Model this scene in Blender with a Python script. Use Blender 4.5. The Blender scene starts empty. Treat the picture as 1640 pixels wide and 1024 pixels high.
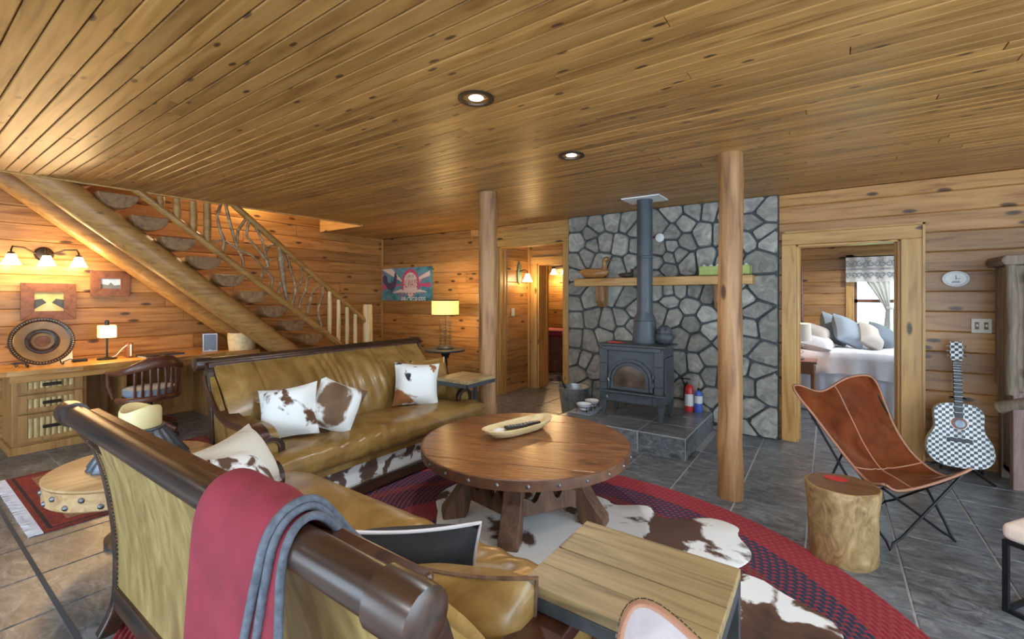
import bpy, bmesh, math, random
from mathutils import Vector, Matrix
random.seed(7)
S = bpy.context.scene
COL = S.collection
PI = math.pi
# ---------------------------------------------------------------- camera, sky, exposure
cam = bpy.data.cameras.new('camera'); camo = bpy.data.objects.new('camera', cam); COL.objects.link(camo)
camo.location = (0, 0, 1.4625); camo.rotation_euler = (PI/2, 0, math.radians(35.13))
cam.sensor_width = 36; cam.lens = 15.85; cam.shift_y = -0.0226; cam.clip_start = .02
S.camera = camo
W = bpy.data.worlds.new('sky'); S.world = W; W.use_nodes = True
bg = W.node_tree.nodes['Background']; bg.inputs[0].default_value = (.64, .82, 1, 1); bg.inputs[1].default_value = 5.8
S.view_settings.view_transform = 'Standard'; S.view_settings.look = 'None'
S.view_settings.exposure = 0.42; S.view_settings.gamma = 1; S.view_settings.use_curve_mapping = False

# ---------------------------------------------------------------- materials
MATS = {}
def nodes(name):
    m = bpy.data.materials.new(name); m.use_nodes = True
    nt = m.node_tree; b = nt.nodes['Principled BSDF']; MATS[name] = m
    return m, nt, b
def N(nt, t, **k):
    n = nt.nodes.new(t)
    for a, v in k.items():
        if a.startswith('i_'): n.inputs[a[2:].replace('_', ' ')].default_value = v
        else: setattr(n, a, v)
    return n
def ramp(nt, fac, stops, interp='LINEAR'):
    r = N(nt, 'ShaderNodeValToRGB'); r.color_ramp.interpolation = interp
    e = r.color_ramp.elements
    while len(e) < len(stops): e.new(.5)
    for q, (p, c) in zip(e, stops):
        q.position = p; q.color = (*c, 1)
    nt.links.new(fac, r.inputs[0]); return r
def mixc(nt, fac, a, b, mode='MIX'):
    m = N(nt, 'ShaderNodeMix', data_type='RGBA', blend_type=mode)
    for sock, v in ((m.inputs[0], fac), (m.inputs[6], a), (m.inputs[7], b)):
        if isinstance(v, (int, float)): sock.default_value = v
        elif isinstance(v, tuple): sock.default_value = (*v, 1)
        else: nt.links.new(v, sock)
    return m.outputs[2]
def coords(nt, scale=(1, 1, 1), rnd=True, rot=(0, 0, 0)):
    tc = N(nt, 'ShaderNodeTexCoord'); mp = N(nt, 'ShaderNodeMapping')
    mp.inputs['Scale'].default_value = scale; mp.inputs['Rotation'].default_value = rot
    nt.links.new(tc.outputs['Object'], mp.inputs['Vector'])
    if rnd:
        oi = N(nt, 'ShaderNodeObjectInfo'); mu = N(nt, 'ShaderNodeMath', operation='MULTIPLY'); mu.inputs[1].default_value = 37.
        nt.links.new(oi.outputs['Random'], mu.inputs[0]); cb = N(nt, 'ShaderNodeCombineXYZ')
        for i in range(3): nt.links.new(mu.outputs[0], cb.inputs[i])
        nt.links.new(cb.outputs[0], mp.inputs['Location'])
        return mp.outputs[0], oi.outputs['Random']
    return mp.outputs[0], None
def bump(nt, b, h, strength=.3, dist=.01):
    bp = N(nt, 'ShaderNodeBump'); bp.inputs['Strength'].default_value = strength; bp.inputs['Distance'].default_value = dist
    nt.links.new(h, bp.inputs['Height']); nt.links.new(bp.outputs[0], b.inputs['Normal'])
def plain(name, c, rough=.5, metal=0, spec=.5, emit=None, es=0, alpha=None, trans=0, noise=0, nscale=20, bmp=0, coat=0):
    m, nt, b = nodes(name)
    b.inputs['Base Color'].default_value = (*c, 1); b.inputs['Roughness'].default_value = rough; b.inputs['Metallic'].default_value = metal
    b.inputs['Specular IOR Level'].default_value = spec; b.inputs['Transmission Weight'].default_value = trans; b.inputs['Coat Weight'].default_value = coat
    if emit: b.inputs['Emission Color'].default_value = (*emit, 1); b.inputs['Emission Strength'].default_value = es
    if noise or bmp:
        v, r = coords(nt)
        n = N(nt, 'ShaderNodeTexNoise'); n.inputs['Scale'].default_value = nscale; n.inputs['Detail'].default_value = 5; nt.links.new(v, n.inputs[0])
        if noise:
            rp = ramp(nt, n.outputs[0], [(.3, tuple(x*(1-noise) for x in c)), (.7, tuple(min(1, x*(1+noise)) for x in c))])
            nt.links.new(rp.outputs[0], b.inputs['Base Color'])
        if bmp: bump(nt, b, n.outputs[0], bmp)
    return m
def wood(name, c1, c2, c3, rough=.4, axis='X', knots=1., var=.35, gs=1., knotc=(.05, .02, .008), kscale=1., coat=0, bm=.15):
    """c1 light, c2 mid, c3 dark grain; grain runs along the given local axis"""
    m, nt, b = nodes(name)
    st = {'X': (1.2, 14, 14), 'Y': (14, 1.2, 14), 'Z': (14, 14, 1.2)}[axis]
    v, r = coords(nt, tuple(q*gs for q in st))
    n = N(nt, 'ShaderNodeTexNoise'); n.inputs['Scale'].default_value = 1.6; n.inputs['Detail'].default_value = 6; n.inputs['Distortion'].default_value = .8
    nt.links.new(v, n.inputs[0])
    rp = ramp(nt, n.outputs[0], [(.28, c3), (.45, c2), (.68, c1)])
    col = rp.outputs[0]
    # board-to-board tone
    mr = N(nt, 'ShaderNodeMapRange'); mr.inputs[3].default_value = 1-var; mr.inputs[4].default_value = 1+var*.55
    nt.links.new(r, mr.inputs[0]); cb = N(nt, 'ShaderNodeCombineXYZ')
    for i in range(3): nt.links.new(mr.outputs[0], cb.inputs[i])
    col = mixc(nt, 1., col, cb.outputs[0], 'MULTIPLY')
    if knots:
        kst = {'X': (2.2, 6, 6), 'Y': (6, 2.2, 6), 'Z': (6, 6, 2.2)}[axis]
        v2, _ = coords(nt, tuple(q*kscale for q in kst))
        if axis == 'X':        # board faces lie in local x-z: look the knots up in that plane
            sv_ = N(nt, 'ShaderNodeSeparateXYZ'); nt.links.new(v2, sv_.inputs[0]); cv_ = N(nt, 'ShaderNodeCombineXYZ'); nt.links.new(sv_.outputs[0], cv_.inputs[0]); nt.links.new(sv_.outputs[2], cv_.inputs[1]); v2 = cv_.outputs[0]
        nz = N(nt, 'ShaderNodeTexNoise'); nz.inputs['Scale'].default_value = 1.5; nt.links.new(v2, nz.inputs[0])
        mx = mixc(nt, .12, v2, nz.outputs[1])
        vo = N(nt, 'ShaderNodeTexVoronoi', voronoi_dimensions='2D' if axis == 'X' else '3D'); vo.inputs['Scale'].default_value = 1.; nt.links.new(mx, vo.inputs[0])
        kr = ramp(nt, vo.outputs['Distance'], [(.0, (1, 1, 1)), (.10*knots, (.85, .85, .85)), (.16*knots, (0, 0, 0))])
        # only some cells carry a knot
        gt = N(nt, 'ShaderNodeMath', operation='GREATER_THAN'); gt.inputs[1].default_value = .5
        sp = N(nt, 'ShaderNodeSeparateColor'); nt.links.new(vo.outputs['Color'], sp.inputs[0]); nt.links.new(sp.outputs[0], gt.inputs[0])
        mu = N(nt, 'ShaderNodeMath', operation='MULTIPLY'); nt.links.new(kr.outputs[0], mu.inputs[0]); nt.links.new(gt.outputs[0], mu.inputs[1])
        col = mixc(nt, mu.outputs[0], col, knotc)
    nt.links.new(col, b.inputs['Base Color']); b.inputs['Roughness'].default_value = rough; b.inputs['Coat Weight'].default_value = coat
    b.inputs['Coat Roughness'].default_value = .25
    bump(nt, b, n.outputs[0], bm, .004)
    return m
def mottle(name, stops, scale=3., detail=6, rough=.5, bmp=.2, dist=.6, metal=0, st=(1, 1, 1), coat=0, bscale=None, var=0):
    m, nt, b = nodes(name); v, r = coords(nt, st)
    n = N(nt, 'ShaderNodeTexNoise'); n.inputs['Scale'].default_value = scale; n.inputs['Detail'].default_value = detail; n.inputs['Roughness'].default_value = .6
    n.inputs['Distortion'].default_value = dist; nt.links.new(v, n.inputs[0])
    rp = ramp(nt, n.outputs[0], stops); col = rp.outputs[0]
    if var:
        mr = N(nt, 'ShaderNodeMapRange'); mr.inputs[3].default_value = 1-var; mr.inputs[4].default_value = 1+var; nt.links.new(r, mr.inputs[0])
        cb = N(nt, 'ShaderNodeCombineXYZ')
        for i in range(3): nt.links.new(mr.outputs[0], cb.inputs[i])
        col = mixc(nt, 1., col, cb.outputs[0], 'MULTIPLY')
    nt.links.new(col, b.inputs['Base Color'])
    b.inputs['Roughness'].default_value = rough; b.inputs['Metallic'].default_value = metal; b.inputs['Coat Weight'].default_value = coat; b.inputs['Coat Roughness'].default_value = .2
    if bmp:
        n2 = N(nt, 'ShaderNodeTexNoise'); n2.inputs['Scale'].default_value = bscale or scale*4; n2.inputs['Detail'].default_value = 4; nt.links.new(v, n2.inputs[0])
        bump(nt, b, n2.outputs[0], bmp, .006)
    return m
def hide(name, stops, scale=3.2, seed=0., st=(1, 1, 1)):
    m, nt, b = nodes(name); v, r = coords(nt, st)
    mp = N(nt, 'ShaderNodeMapping'); mp.inputs['Location'].default_value = (seed, seed*1.7, seed*.3); nt.links.new(v, mp.inputs[0])
    n = N(nt, 'ShaderNodeTexNoise'); n.inputs['Scale'].default_value = scale; n.inputs['Detail'].default_value = 5; n.inputs['Distortion'].default_value = .4
    nt.links.new(mp.outputs[0], n.inputs[0])
    rp = ramp(nt, n.outputs[0], stops, 'LINEAR'); nt.links.new(rp.outputs[0], b.inputs['Base Color'])
    b.inputs['Roughness'].default_value = .75; b.inputs['Specular IOR Level'].default_value = .25; b.inputs['Sheen Weight'].default_value = .04
    n2 = N(nt, 'ShaderNodeTexNoise'); n2.inputs['Scale'].default_value = 160; nt.links.new(v, n2.inputs[0]); bump(nt, b, n2.outputs[0], .35, .004)
    return m
OR1, OR2, OR3 = (.50, .258, .09), (.40, .19, .056), (.22, .088, .024)
M = MATS
wood('pine_wall', OR1, OR2, OR3, .36, knots=.72, var=.3)
wood('pine_wall_pale', (.52, .34, .16), (.44, .27, .115), (.30, .17, .065), .42, knots=1., var=.22)
wood('pine_ceiling', (.50, .265, .08), (.385, .188, .048), (.21, .092, .022), .38, knots=.62, var=.27, kscale=1.5)
wood('pine_trim', (.62, .36, .11), (.52, .28, .08), (.36, .17, .04), .4, knots=.8, var=.12)
wood('pine_trim_z', (.62, .36, .11), (.52, .28, .08), (.36, .17, .04), .4, axis='Z', knots=.8, var=.12)
wood('log_post', (.44, .24, .10), (.32, .155, .058), (.16, .07, .028), .5, axis='Z', knots=.8, var=.1)
wood('log_stringer', (.50, .27, .085), (.40, .20, .058), (.26, .12, .035), .42, axis='Y', knots=.8, var=.1)
wood('log_tread', (.32, .17, .07), (.23, .115, .045), (.12, .055, .022), .5, axis='X', knots=.6, var=.2)
wood('rail_wood', (.45, .235, .065), (.34, .165, .042), (.22, .10, .025), .35, axis='Y', knots=.6, var=.15)
mottle('twig_wood', [(.3, (.10, .05, .022)), (.5, (.26, .15, .065)), (.78, (.62, .47, .28))], 14, rough=.5)
wood('peeled_wood', (.78, .60, .32), (.66, .46, .2), (.40, .24, .09), .45, axis='Z', knots=.5, var=.1)
wood('desk_wood', (.60, .31, .09), (.50, .24, .06), (.33, .14, .035), .33, axis='Y', knots=.7, var=.1)
wood('cabinet_wood', (.48, .265, .088), (.38, .195, .058), (.24, .115, .032), .45, axis='Z', knots=.6, var=.1)
mottle('bamboo_slat', [(.3, (.42, .29, .10)), (.7, (.68, .52, .24))], 9, rough=.5, st=(6, 6, 1))
wood('walnut', (.20, .075, .04), (.14, .05, .028), (.07, .025, .014), .3, axis='Y', knots=0, var=.1)
wood('frame_wood', (.24, .095, .04), (.19, .07, .03), (.12, .04, .018), .4, knots=0, var=.1)
wood('sofa_wood', (.075, .034, .018), (.034, .016, .009), (.008, .005, .004), .3, knots=0, var=.0, coat=.3)
wood('sofa_wood_red', (.10, .036, .018), (.055, .02, .012), (.015, .008, .006), .3, axis='Y', knots=0, var=.0, coat=.3)
mottle('leather_tan', [(.22, (.13, .065, .014)), (.42, (.25, .14, .036)), (.6, (.35, .21, .062)), (.8, (.48, .32, .12))], 3.4, 9, rough=.33, bmp=.2, coat=.25, dist=1.6, bscale=40)
mottle('leather_back', [(.22, (.15, .09, .026)), (.45, (.29, .195, .066)), (.6, (.38, .27, .10)), (.8, (.58, .44, .20))], 5.5, 10, rough=.42, bmp=.2, dist=2.2, st=(1.6, 1, .45), bscale=30)
mottle('leather_brown', [(.25, (.075, .014, .005)), (.5, (.145, .032, .010)), (.8, (.23, .06, .018))], 4, 9, rough=.22, bmp=.08, coat=.45, dist=1.2)
plain('leather_stitch', (.42, .20, .12), .7)
mottle('suede_grey', [(.3, (.42, .36, .37)), (.7, (.58, .52, .53))], 9, rough=.7)
WH = (.86, .88, .86)
hide('hide_white_brown', [(.0, (.10, .045, .025)), (.42, (.13, .06, .03)), (.45, WH), (1, WH)], 4.2, 3.)
hide('hide_brindle', [(.0, WH), (.47, WH), (.52, (.20, .12, .07)), (.66, (.12, .065, .035)), (1, (.08, .04, .025))], 3.4, 1.2, (1, 1, .6))
hide('hide_white_rust', [(.0, (.36, .13, .04)), (.40, (.36, .14, .05)), (.42, WH), (.64, WH), (.66, (.03, .03, .035)), (1, (.03, .03, .03))], 3.4, 5.1)
hide('hide_speckle', [(.0, (.10, .06, .04)), (.44, (.13, .075, .05)), (.50, WH), (1, WH)], 9., 2.)
hide('hide_cream', [(.0, (.20, .09, .04)), (.34, (.22, .10, .05)), (.42, (.70, .66, .56)), (1, (.78, .75, .66))], 2.4, 4.)
hide('hide_black', [(0, (.012, .012, .014)), (.6, (.025, .025, .028)), (1, (.09, .085, .08))], 6, 0.)
hide('hide_rug', [(.0, (.05, .03, .022)), (.395, (.10, .05, .032)), (.43, (.80, .80, .78)), (.66, (.84, .84, .82)), (.69, (.03, .026, .024)), (1, (.03, .025, .02))], 2.6, 7.3)
hide('hide_dark', [(.0, (.02, .015, .013)), (.35, (.045, .025, .018)), (.56, (.12, .055, .03)), (.60, (.82, .82, .80)), (1, (.84, .84, .82))], 4.5, 3.3)
hide('hide_panel', [(.0, (.07, .04, .03)), (.47, (.13, .08, .06)), (.52, (.78, .78, .76)), (1, (.82, .82, .8))], 7., 2.)
mottle('table_wood', [(.2, (.045, .018, .01)), (.4, (.15, .055, .02)), (.55, (.27, .105, .034)), (.75, (.40, .18, .062))], 3.2, 10, .3, .5, 2.2, st=(.8, 5, 5), coat=.25)
mottle('table_leg_wood', [(.25, (.04, .019, .011)), (.5, (.12, .056, .028)), (.75, (.21, .105, .052))], 3, 8, .5, .5, 1., st=(6, 6, 1.2))
mottle('table_band', [(.3, (.06, .03, .02)), (.55, (.16, .07, .034)), (.8, (.25, .12, .065))], 7, 6, .45, .2)
wood('plank_grey', (.44, .325, .155), (.32, .225, .10), (.15, .10, .05), .5, knots=.25, var=.16, gs=1.4, bm=.4)
wood('oak_pale', (.60, .40, .20), (.50, .31, .14), (.36, .20, .08), .4, axis='Y', knots=.4, var=.05)
mottle('stump_bark', [(.22, (.085, .045, .018)), (.45, (.27, .16, .062)), (.62, (.42, .28, .12)), (.82, (.62, .47, .25))], 6.5, 10, .5, .5, st=(1.6, 1.6, 1.), dist=1.6)
wood('stump_top', (.22, .115, .05), (.15, .07, .032), (.07, .032, .016), .35, knots=0, var=.0)
mottle('dough_wood', [(.25, (.55, .38, .16)), (.55, (.78, .62, .34)), (.85, (.88, .76, .5))], 3, 5, .45, .05, st=(1, 5, 5))
mottle('wax', [(.3, (.78, .62, .26)), (.7, (.88, .76, .42))], 4, 3, .4, 0)
mottle('stone', [(.2, (.10, .10, .09)), (.42, (.24, .23, .20)), (.6, (.36, .335, .285)), (.82, (.56, .53, .47))], 8, 10, .75, .9, 1.4, bscale=24, var=.28)
mottle('mortar', [(.3, (.045, .055, .06)), (.7, (.085, .097, .105))], 30, 4, .85, .5)
# floor tile: slate-look ceramic with some gloss
m_, nt_, b_ = nodes('tile'); v_, r_ = coords(nt_, (1, 1, 1))
n_ = N(nt_, 'ShaderNodeTexNoise'); n_.inputs['Scale'].default_value = 11; n_.inputs['Detail'].default_value = 12; n_.inputs['Roughness'].default_value = .74; n_.inputs['Distortion'].default_value = .9
mp_ = N(nt_, 'ShaderNodeMapping'); mp_.inputs['Scale'].default_value = (.8, 1.5, 1); nt_.links.new(v_, mp_.inputs[0]); nt_.links.new(mp_.outputs[0], n_.inputs[0])
rp_ = ramp(nt_, n_.outputs[0], [(.25, (.022, .025, .030)), (.42, (.085, .093, .104)), (.56, (.185, .195, .205)), (.76, (.44, .45, .45))])
nt_.links.new(rp_.outputs[0], b_.inputs['Base Color']); b_.inputs['Roughness'].default_value = .3; bump(nt_, b_, n_.outputs[0], .25, .004)
plain('grout', (.46, .47, .48), .8, noise=.1)
plain('grout_dark', (.07, .075, .085), .8)
mottle('iron', [(.3, (.035, .038, .042)), (.7, (.065, .07, .076))], 12, 4, .5, .1)
plain('stove_iron', (.058, .066, .073), .48, noise=.2, nscale=18)
plain('stove_dark', (.012, .013, .015), .5)
plain('pipe_black', (.06, .072, .085), .42, noise=.15, nscale=8)
plain('black_metal', (.02, .022, .025), .35, metal=.6)
plain('dark_bronze', (.05, .035, .025), .4, metal=.7)
plain('steel', (.55, .56, .58), .3, metal=1.)
mottle('galvanized', [(.3, (.26, .30, .33)), (.7, (.52, .57, .60))], 14, 3, .42, .05, metal=.75)
mottle('zinc_blue', [(.3, (.08, .095, .12)), (.7, (.20, .225, .27))], 10, 3, .4, .05, metal=.6)
plain('fur_brown', (.16, .085, .045), .85, noise=.5, nscale=30)
plain('brass_nail', (.50, .38, .2), .35, metal=1.)
plain('stud', (.22, .22, .23), .4, metal=.9)
plain('white_enamel', (.75, .77, .78), .25)
plain('white_plastic', (.80, .80, .78), .4)
plain('cream_plastic', (.70, .64, .50), .4)
plain('black_plastic', (.015, .016, .018), .35)
plain('grey_plastic', (.30, .33, .38), .45)
plain('silver_grille', (.16, .20, .26), .5, metal=.3)
plain('paper', (.84, .82, .76), .7)
plain('cushion_denim', (.25, .30, .37), .85, noise=.15, nscale=60)
plain('red_wool', (.24, .022, .038), .9, noise=.18, nscale=9, bmp=.25)
plain('binding_grey', (.10, .11, .135), .85, noise=.35, nscale=60, bmp=.3)
plain('red_paint', (.55, .03, .03), .3)
plain('blue_paint', (.06, .12, .50), .3)
plain('label_white', (.75, .75, .73), .5)
plain('yellow_green_paint', (.42, .48, .14), .6, noise=.15)
plain('duck_wood', (.42, .20, .06), .32, noise=.3, nscale=7, coat=.3)
plain('duck_dark', (.045, .03, .025), .4)
plain('linen_white', (.74, .72, .75), .9, noise=.06, nscale=14)
plain('linen_skirt', (.70, .72, .80), .9)
plain('pillow_grey', (.27, .30, .33), .85)
plain('pillow_taupe', (.50, .43, .37), .85)
plain('pillow_slate', (.17, .19, .21), .85)
plain('shade_linen', (.80, .66, .56), .8)
plain('red_cloth', (.62, .10, .14), .85)
plain('rust_cloth', (.40, .17, .11), .85, noise=.3, nscale=12)
plain('green_patina', (.16, .22, .12), .5)
plain('glass_dark', (.02, .018, .015), .08)
plain('glass_sooty', (.09, .06, .04), .12, noise=.6, nscale=9)
plain('ember', (.30, .20, .15), .8, noise=.5, nscale=14)
plain('clock_face', (.74, .74, .70), .4)
plain('grass', (.22, .42, .12), .9, noise=.35, nscale=3)
mottle('plate_tan', [(.3, (.22, .12, .05)), (.6, (.38, .22, .09)), (.8, (.48, .30, .13))], 5, 7, .35, .1)
plain('leaf_green', (.16, .33, .09), .8, noise=.5, nscale=6)
plain('screen_blue', (.42, .55, .68), .3, noise=.3, nscale=6)
def glow(name, c, es, base=(.9, .85, .75)):
    return plain(name, base, .5, emit=c, es=es)
glow('lit_glass', (1, .80, .50), 9.)
glow('lit_shade', (1, .58, .14), 1.25, (.75, .5, .2))
glow('lit_mica', (1, .6, .18), 1.9, (.8, .55, .25))
glow('lit_can', (.93, .97, 1), 14.)

# ---------------------------------------------------------------- mesh helpers
class MB:
    def __init__(s): s.v = []; s.f = []
    def add(s, v, f):
        o = len(s.v); s.v += [tuple(p) for p in v]; s.f += [tuple(i+o for i in q) for q in f]; return s
    def box(s, x0, x1, y0, y1, z0, z1, mtx=None):
        v = [(x, y, z) for z in (z0, z1) for y in (y0, y1) for x in (x0, x1)]
        if mtx is not None: v = [tuple(mtx @ Vector(p)) for p in v]
        return s.add(v, [(0, 2, 3, 1), (4, 5, 7, 6), (0, 1, 5, 4), (2, 6, 7, 3), (0, 4, 6, 2), (1, 3, 7, 5)])
    def tube(s, pts, r, n=10, caps=True, ab=(1, 1), up=None):
        pts = [Vector(p) for p in pts]; k = len(pts)
        rr = r if isinstance(r, (list, tuple)) else [r]*k
        prev = None; V = []; F = []
        for i, p in enumerate(pts):
            t = (pts[min(i+1, k-1)]-pts[max(i-1, 0)]).normalized()
            if prev is None:
                a = Vector(up) if up else (Vector((0, 0, 1)) if abs(t.z) < .9 else Vector((1, 0, 0)))
            else: a = prev
            a = (a-t*a.dot(t)).normalized(); prev = a; bb = t.cross(a)
            for j in range(n):
                th = 2*PI*j/n
                V.append(p+a*(math.cos(th)*rr[i]*ab[0])+bb*(math.sin(th)*rr[i]*ab[1]))
        for i in range(k-1):
            for j in range(n):
                F.append((i*n+j, i*n+(j+1) % n, (i+1)*n+(j+1) % n, (i+1)*n+j))
        if caps: F.append(tuple(range(n))[::-1]); F.append(tuple((k-1)*n+j for j in range(n)))
        return s.add(V, F)
    def lathe(s, prof, n=24, c=(0, 0, 0), sx=1, sy=1, fn=None):
        V = []; F = []; k = len(prof)
        for i, (r, z) in enumerate(prof):
            for j in range(n):
                th = 2*PI*j/n; q = r*(fn(th, i) if fn else 1)
                V.append((c[0]+q*math.cos(th)*sx, c[1]+q*math.sin(th)*sy, c[2]+z))
        for i in range(k-1):
            for j in range(n): F.append((i*n+j, i*n+(j+1) % n, (i+1)*n+(j+1) % n, (i+1)*n+j))
        ring = prof[0][0] > 1e-5 and prof[-1][0] > 1e-5      # rings and open shades stay open
        if prof[0][0] > 1e-5 and not ring: F.append(tuple(range(n))[::-1])
        if prof[-1][0] > 1e-5 and not ring: F.append(tuple((k-1)*n+j for j in range(n)))
        return s.add(V, F)
    def prism(s, poly, d0, d1, fr):
        """poly in (a, b); fr(a, b, d) -> xyz"""
        n = len(poly)
        V = [fr(a, b, d0) for a, b in poly]+[fr(a, b, d1) for a, b in poly]
        F = [tuple(range(n))[::-1], tuple(range(n, 2*n))]+[(i, (i+1) % n, n+(i+1) % n, n+i) for i in range(n)]
        return s.add(V, F)
    def grid(s, fn, nu, nv, wrap=False):
        V = [fn(i/(nu-1), j/(nv-1)) for i in range(nu) for j in range(nv)]
        F = [(i*nv+j, (i+1)*nv+j, (i+1)*nv+j+1, i*nv+j+1) for i in range(nu-1) for j in range(nv-1)]
        return s.add(V, F)
    def sheet(s, fn, nu, nv, th):
        """closed thin shell: fn gives points, offset along approximate normals"""
        P = [[Vector(fn(i/(nu-1), j/(nv-1))) for j in range(nv)] for i in range(nu)]
        V = []; Q = []
        for i in range(nu):
            for j in range(nv):
                du = P[min(i+1, nu-1)][j]-P[max(i-1, 0)][j]; dv = P[i][min(j+1, nv-1)]-P[i][max(j-1, 0)]
                nn = du.cross(dv); nn = nn.normalized() if nn.length > 1e-9 else Vector((0, 0, 1))
                V.append(P[i][j]+nn*th/2); Q.append(P[i][j]-nn*th/2)
        k = nu*nv; F = []
        for i in range(nu-1):
            for j in range(nv-1):
                q = (i*nv+j, (i+1)*nv+j, (i+1)*nv+j+1, i*nv+j+1); F.append(q); F.append(tuple(x+k for x in q[::-1]))
        bd = [i*nv for i in range(nu)]+[(nu-1)*nv+j for j in range(1, nv)]+[i*nv+nv-1 for i in range(nu-2, -1, -1)]+[j for j in range(nv-2, 0, -1)]
        for a, c in zip(bd, bd[1:]+bd[:1]): F.append((a, a+k, c+k, c))
        return s.add(V+Q, F)
    def mesh(s, name, mat, smooth=None):
        me = bpy.data.meshes.new(name); me.from_pydata([tuple(p) for p in s.v], [], s.f); me.update()
        bm = bmesh.new(); bm.from_mesh(me); bmesh.ops.recalc_face_normals(bm, faces=bm.faces); bm.to_mesh(me); bm.free()
        if mat: me.materials.append(M[mat])
        if smooth is not None:
            me.polygons.foreach_set('use_smooth', [True]*len(me.polygons)); me.set_sharp_from_angle(angle=math.radians(smooth))
        return me
    def build(s, name, mat, parent=None, smooth=None, bevel=0, seg=2, sub=0, loc=None):
        o = bpy.data.objects.new(name, s.mesh(name, mat, smooth)); COL.objects.link(o)
        if parent: o.parent = parent
        if loc: o.location = loc
        if bevel:
            md = o.modifiers.new('edge', 'BEVEL'); md.width = bevel; md.segments = seg; md.limit_method = 'ANGLE'; md.angle_limit = .6
        if sub:
            md = o.modifiers.new('round', 'SUBSURF'); md.levels = sub; md.render_levels = sub
        return o
def tag(o, label, cat, group=None):
    o['label'] = label; o['category'] = cat
    if group: o['group'] = group
    return o
def thing(name, label, cat, loc=(0, 0, 0), rz=0, group=None):
    o = bpy.data.objects.new(name, None); COL.objects.link(o); o.location = loc; o.rotation_euler = (0, 0, rz)
    o.empty_display_size = .05
    return tag(o, label, cat, group)
def struct(o): o['kind'] = 'structure'; return o
def stuff(o): o['kind'] = 'stuff'; return o
def copy_tree(o, parent=None):
    c = o.copy(); COL.objects.link(c); c.parent = parent
    for ch in o.children: copy_tree(ch, c)
    return c
def lamp(name, loc, energy, color, parent=None, size=.05, kind='POINT', spot=None):
    l = bpy.data.lights.new(name, kind); l.energy = energy; l.color = color
    if kind == 'SPOT': l.spot_size = spot or 2.2; l.spot_blend = .6
    l.shadow_soft_size = size
    o = bpy.data.objects.new(name, l); COL.objects.link(o); o.location = loc
    if parent: o.parent = parent
    return o
BM = {}
def board(name, L, H, T, mat, parent, loc, rot, ch=.006):
    """chamfered board: length local x, height local z, face at local -y"""
    k = (round(L, 3), round(H, 4), T, mat, ch)
    if k not in BM:
        a, h = L/2, H/2; b = MB()
        v = [(x, T/2, z) for x in (-a, a) for z in (-h, h)]+[(x, -T/2+ch, z) for x in (-a, a) for z in (-h, h)]+[(x*(1-ch*.5/a), -T/2, z*(1-ch/h)) for x in (-a, a) for z in (-h, h)]
        f = [(0, 1, 3, 2)]
        for o1, o2 in ((0, 4), (4, 8)):
            for i, j in ((0, 1), (1, 3), (3, 2), (2, 0)): f.append((o1+i, o1+j, o2+j, o2+i))
        f.append((8, 9, 11, 10)); BM[k] = b.add(v, f).mesh(name, mat)
    o = bpy.data.objects.new(name, BM[k]); COL.objects.link(o); o.parent = parent; o.location = loc; o.rotation_euler = rot
    return o
# ================================================================ setting
R90 = PI/2
FACE = {'back': (0, 0, 0), 'left': (0, 0, R90), 'front': (0, 0, PI), 'right': (0, 0, -R90)}
def clad(parent, side, fixed, a0, a1, z0, z1, openings=(), mat='pine_wall', rh=.174, off=.114, T=.03, blen=(1.6, 3.6)):
    """rows of boards on a wall; side says which way the face looks (back: face -Y, left: face +X, right: face -X, front: face +Y)"""
    sgn = {'back': 1, 'front': -1, 'left': -1, 'right': 1}[side]
    k = math.floor((z0-off)/rh); z = off+k*rh
    while z < z1-.01:
        lo, hi = max(z, z0), min(z+rh, z1); z += rh
        if hi-lo < .02: continue
        segs = [(a0, a1, lo, hi)]
        for (p, q, zl, zh) in openings:
            new = []
            for (a, b, l, h) in segs:
                if zh <= l or zl >= h or q <= a or p >= b: new.append((a, b, l, h)); continue
                if p > a: new.append((a, p, l, h))
                if q < b: new.append((q, b, l, h))
                if zh < h-.02: new.append((max(a, p), min(b, q), zh, h))
                if zl > l+.02: new.append((max(a, p), min(b, q), l, zl))
            segs = new
        for (a, b, l, h) in segs:
            x = a
            while x < b-.01:
                e = x+random.uniform(*blen)
                if b-e < .6: e = b
                e = min(e, b); c = (x+e)/2; y = fixed+sgn*T/2
                loc = (c, y, (l+h)/2) if side in ('back', 'front') else (y, c, (l+h)/2)
                board('board', e-x-.001, h-l-.001, T, mat, parent, loc, FACE[side], .008)
                x = e
H = 2.5
# --- floor: grout bed with single tiles
fb = MB(); fb.box(-6.9, 3.2, -3.4, 9.4, -.12, -.004); floor = struct(fb.build('floor', 'grout'))
TILE = {}
def tile(x0, x1, y0, y1, parent, z=-.004, T=.006, g=.0045, mat='tile'):
    k = (round(x1-x0, 3), round(y1-y0, 3), T, mat)
    if k not in TILE:
        a, b = (x1-x0)/2-g, (y1-y0)/2-g; c = .003
        m = MB(); V = [(sx*a, sy*b, 0) for sy in (-1, 1) for sx in (-1, 1)]+[(sx*(a-c), sy*(b-c), T) for sy in (-1, 1) for sx in (-1, 1)]
        TILE[k] = m.add(V, [(4, 5, 7, 6), (0, 1, 5, 4), (1, 3, 7, 5), (3, 2, 6, 7), (2, 0, 4, 6)]).mesh('tile', mat)
    o = bpy.data.objects.new('tile', TILE[k]); COL.objects.link(o); o.parent = parent
    o.location = ((x0+x1)/2, (y0+y1)/2, z); return o
ys = [-.362, .0725, .507, .9415, 1.376, 1.81, 2.343, 2.774, 3.205, 3.634, 4.063, 4.492, 4.921, 5.35, 5.78, 6.21, 6.64, 7.07, 7.5]
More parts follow.
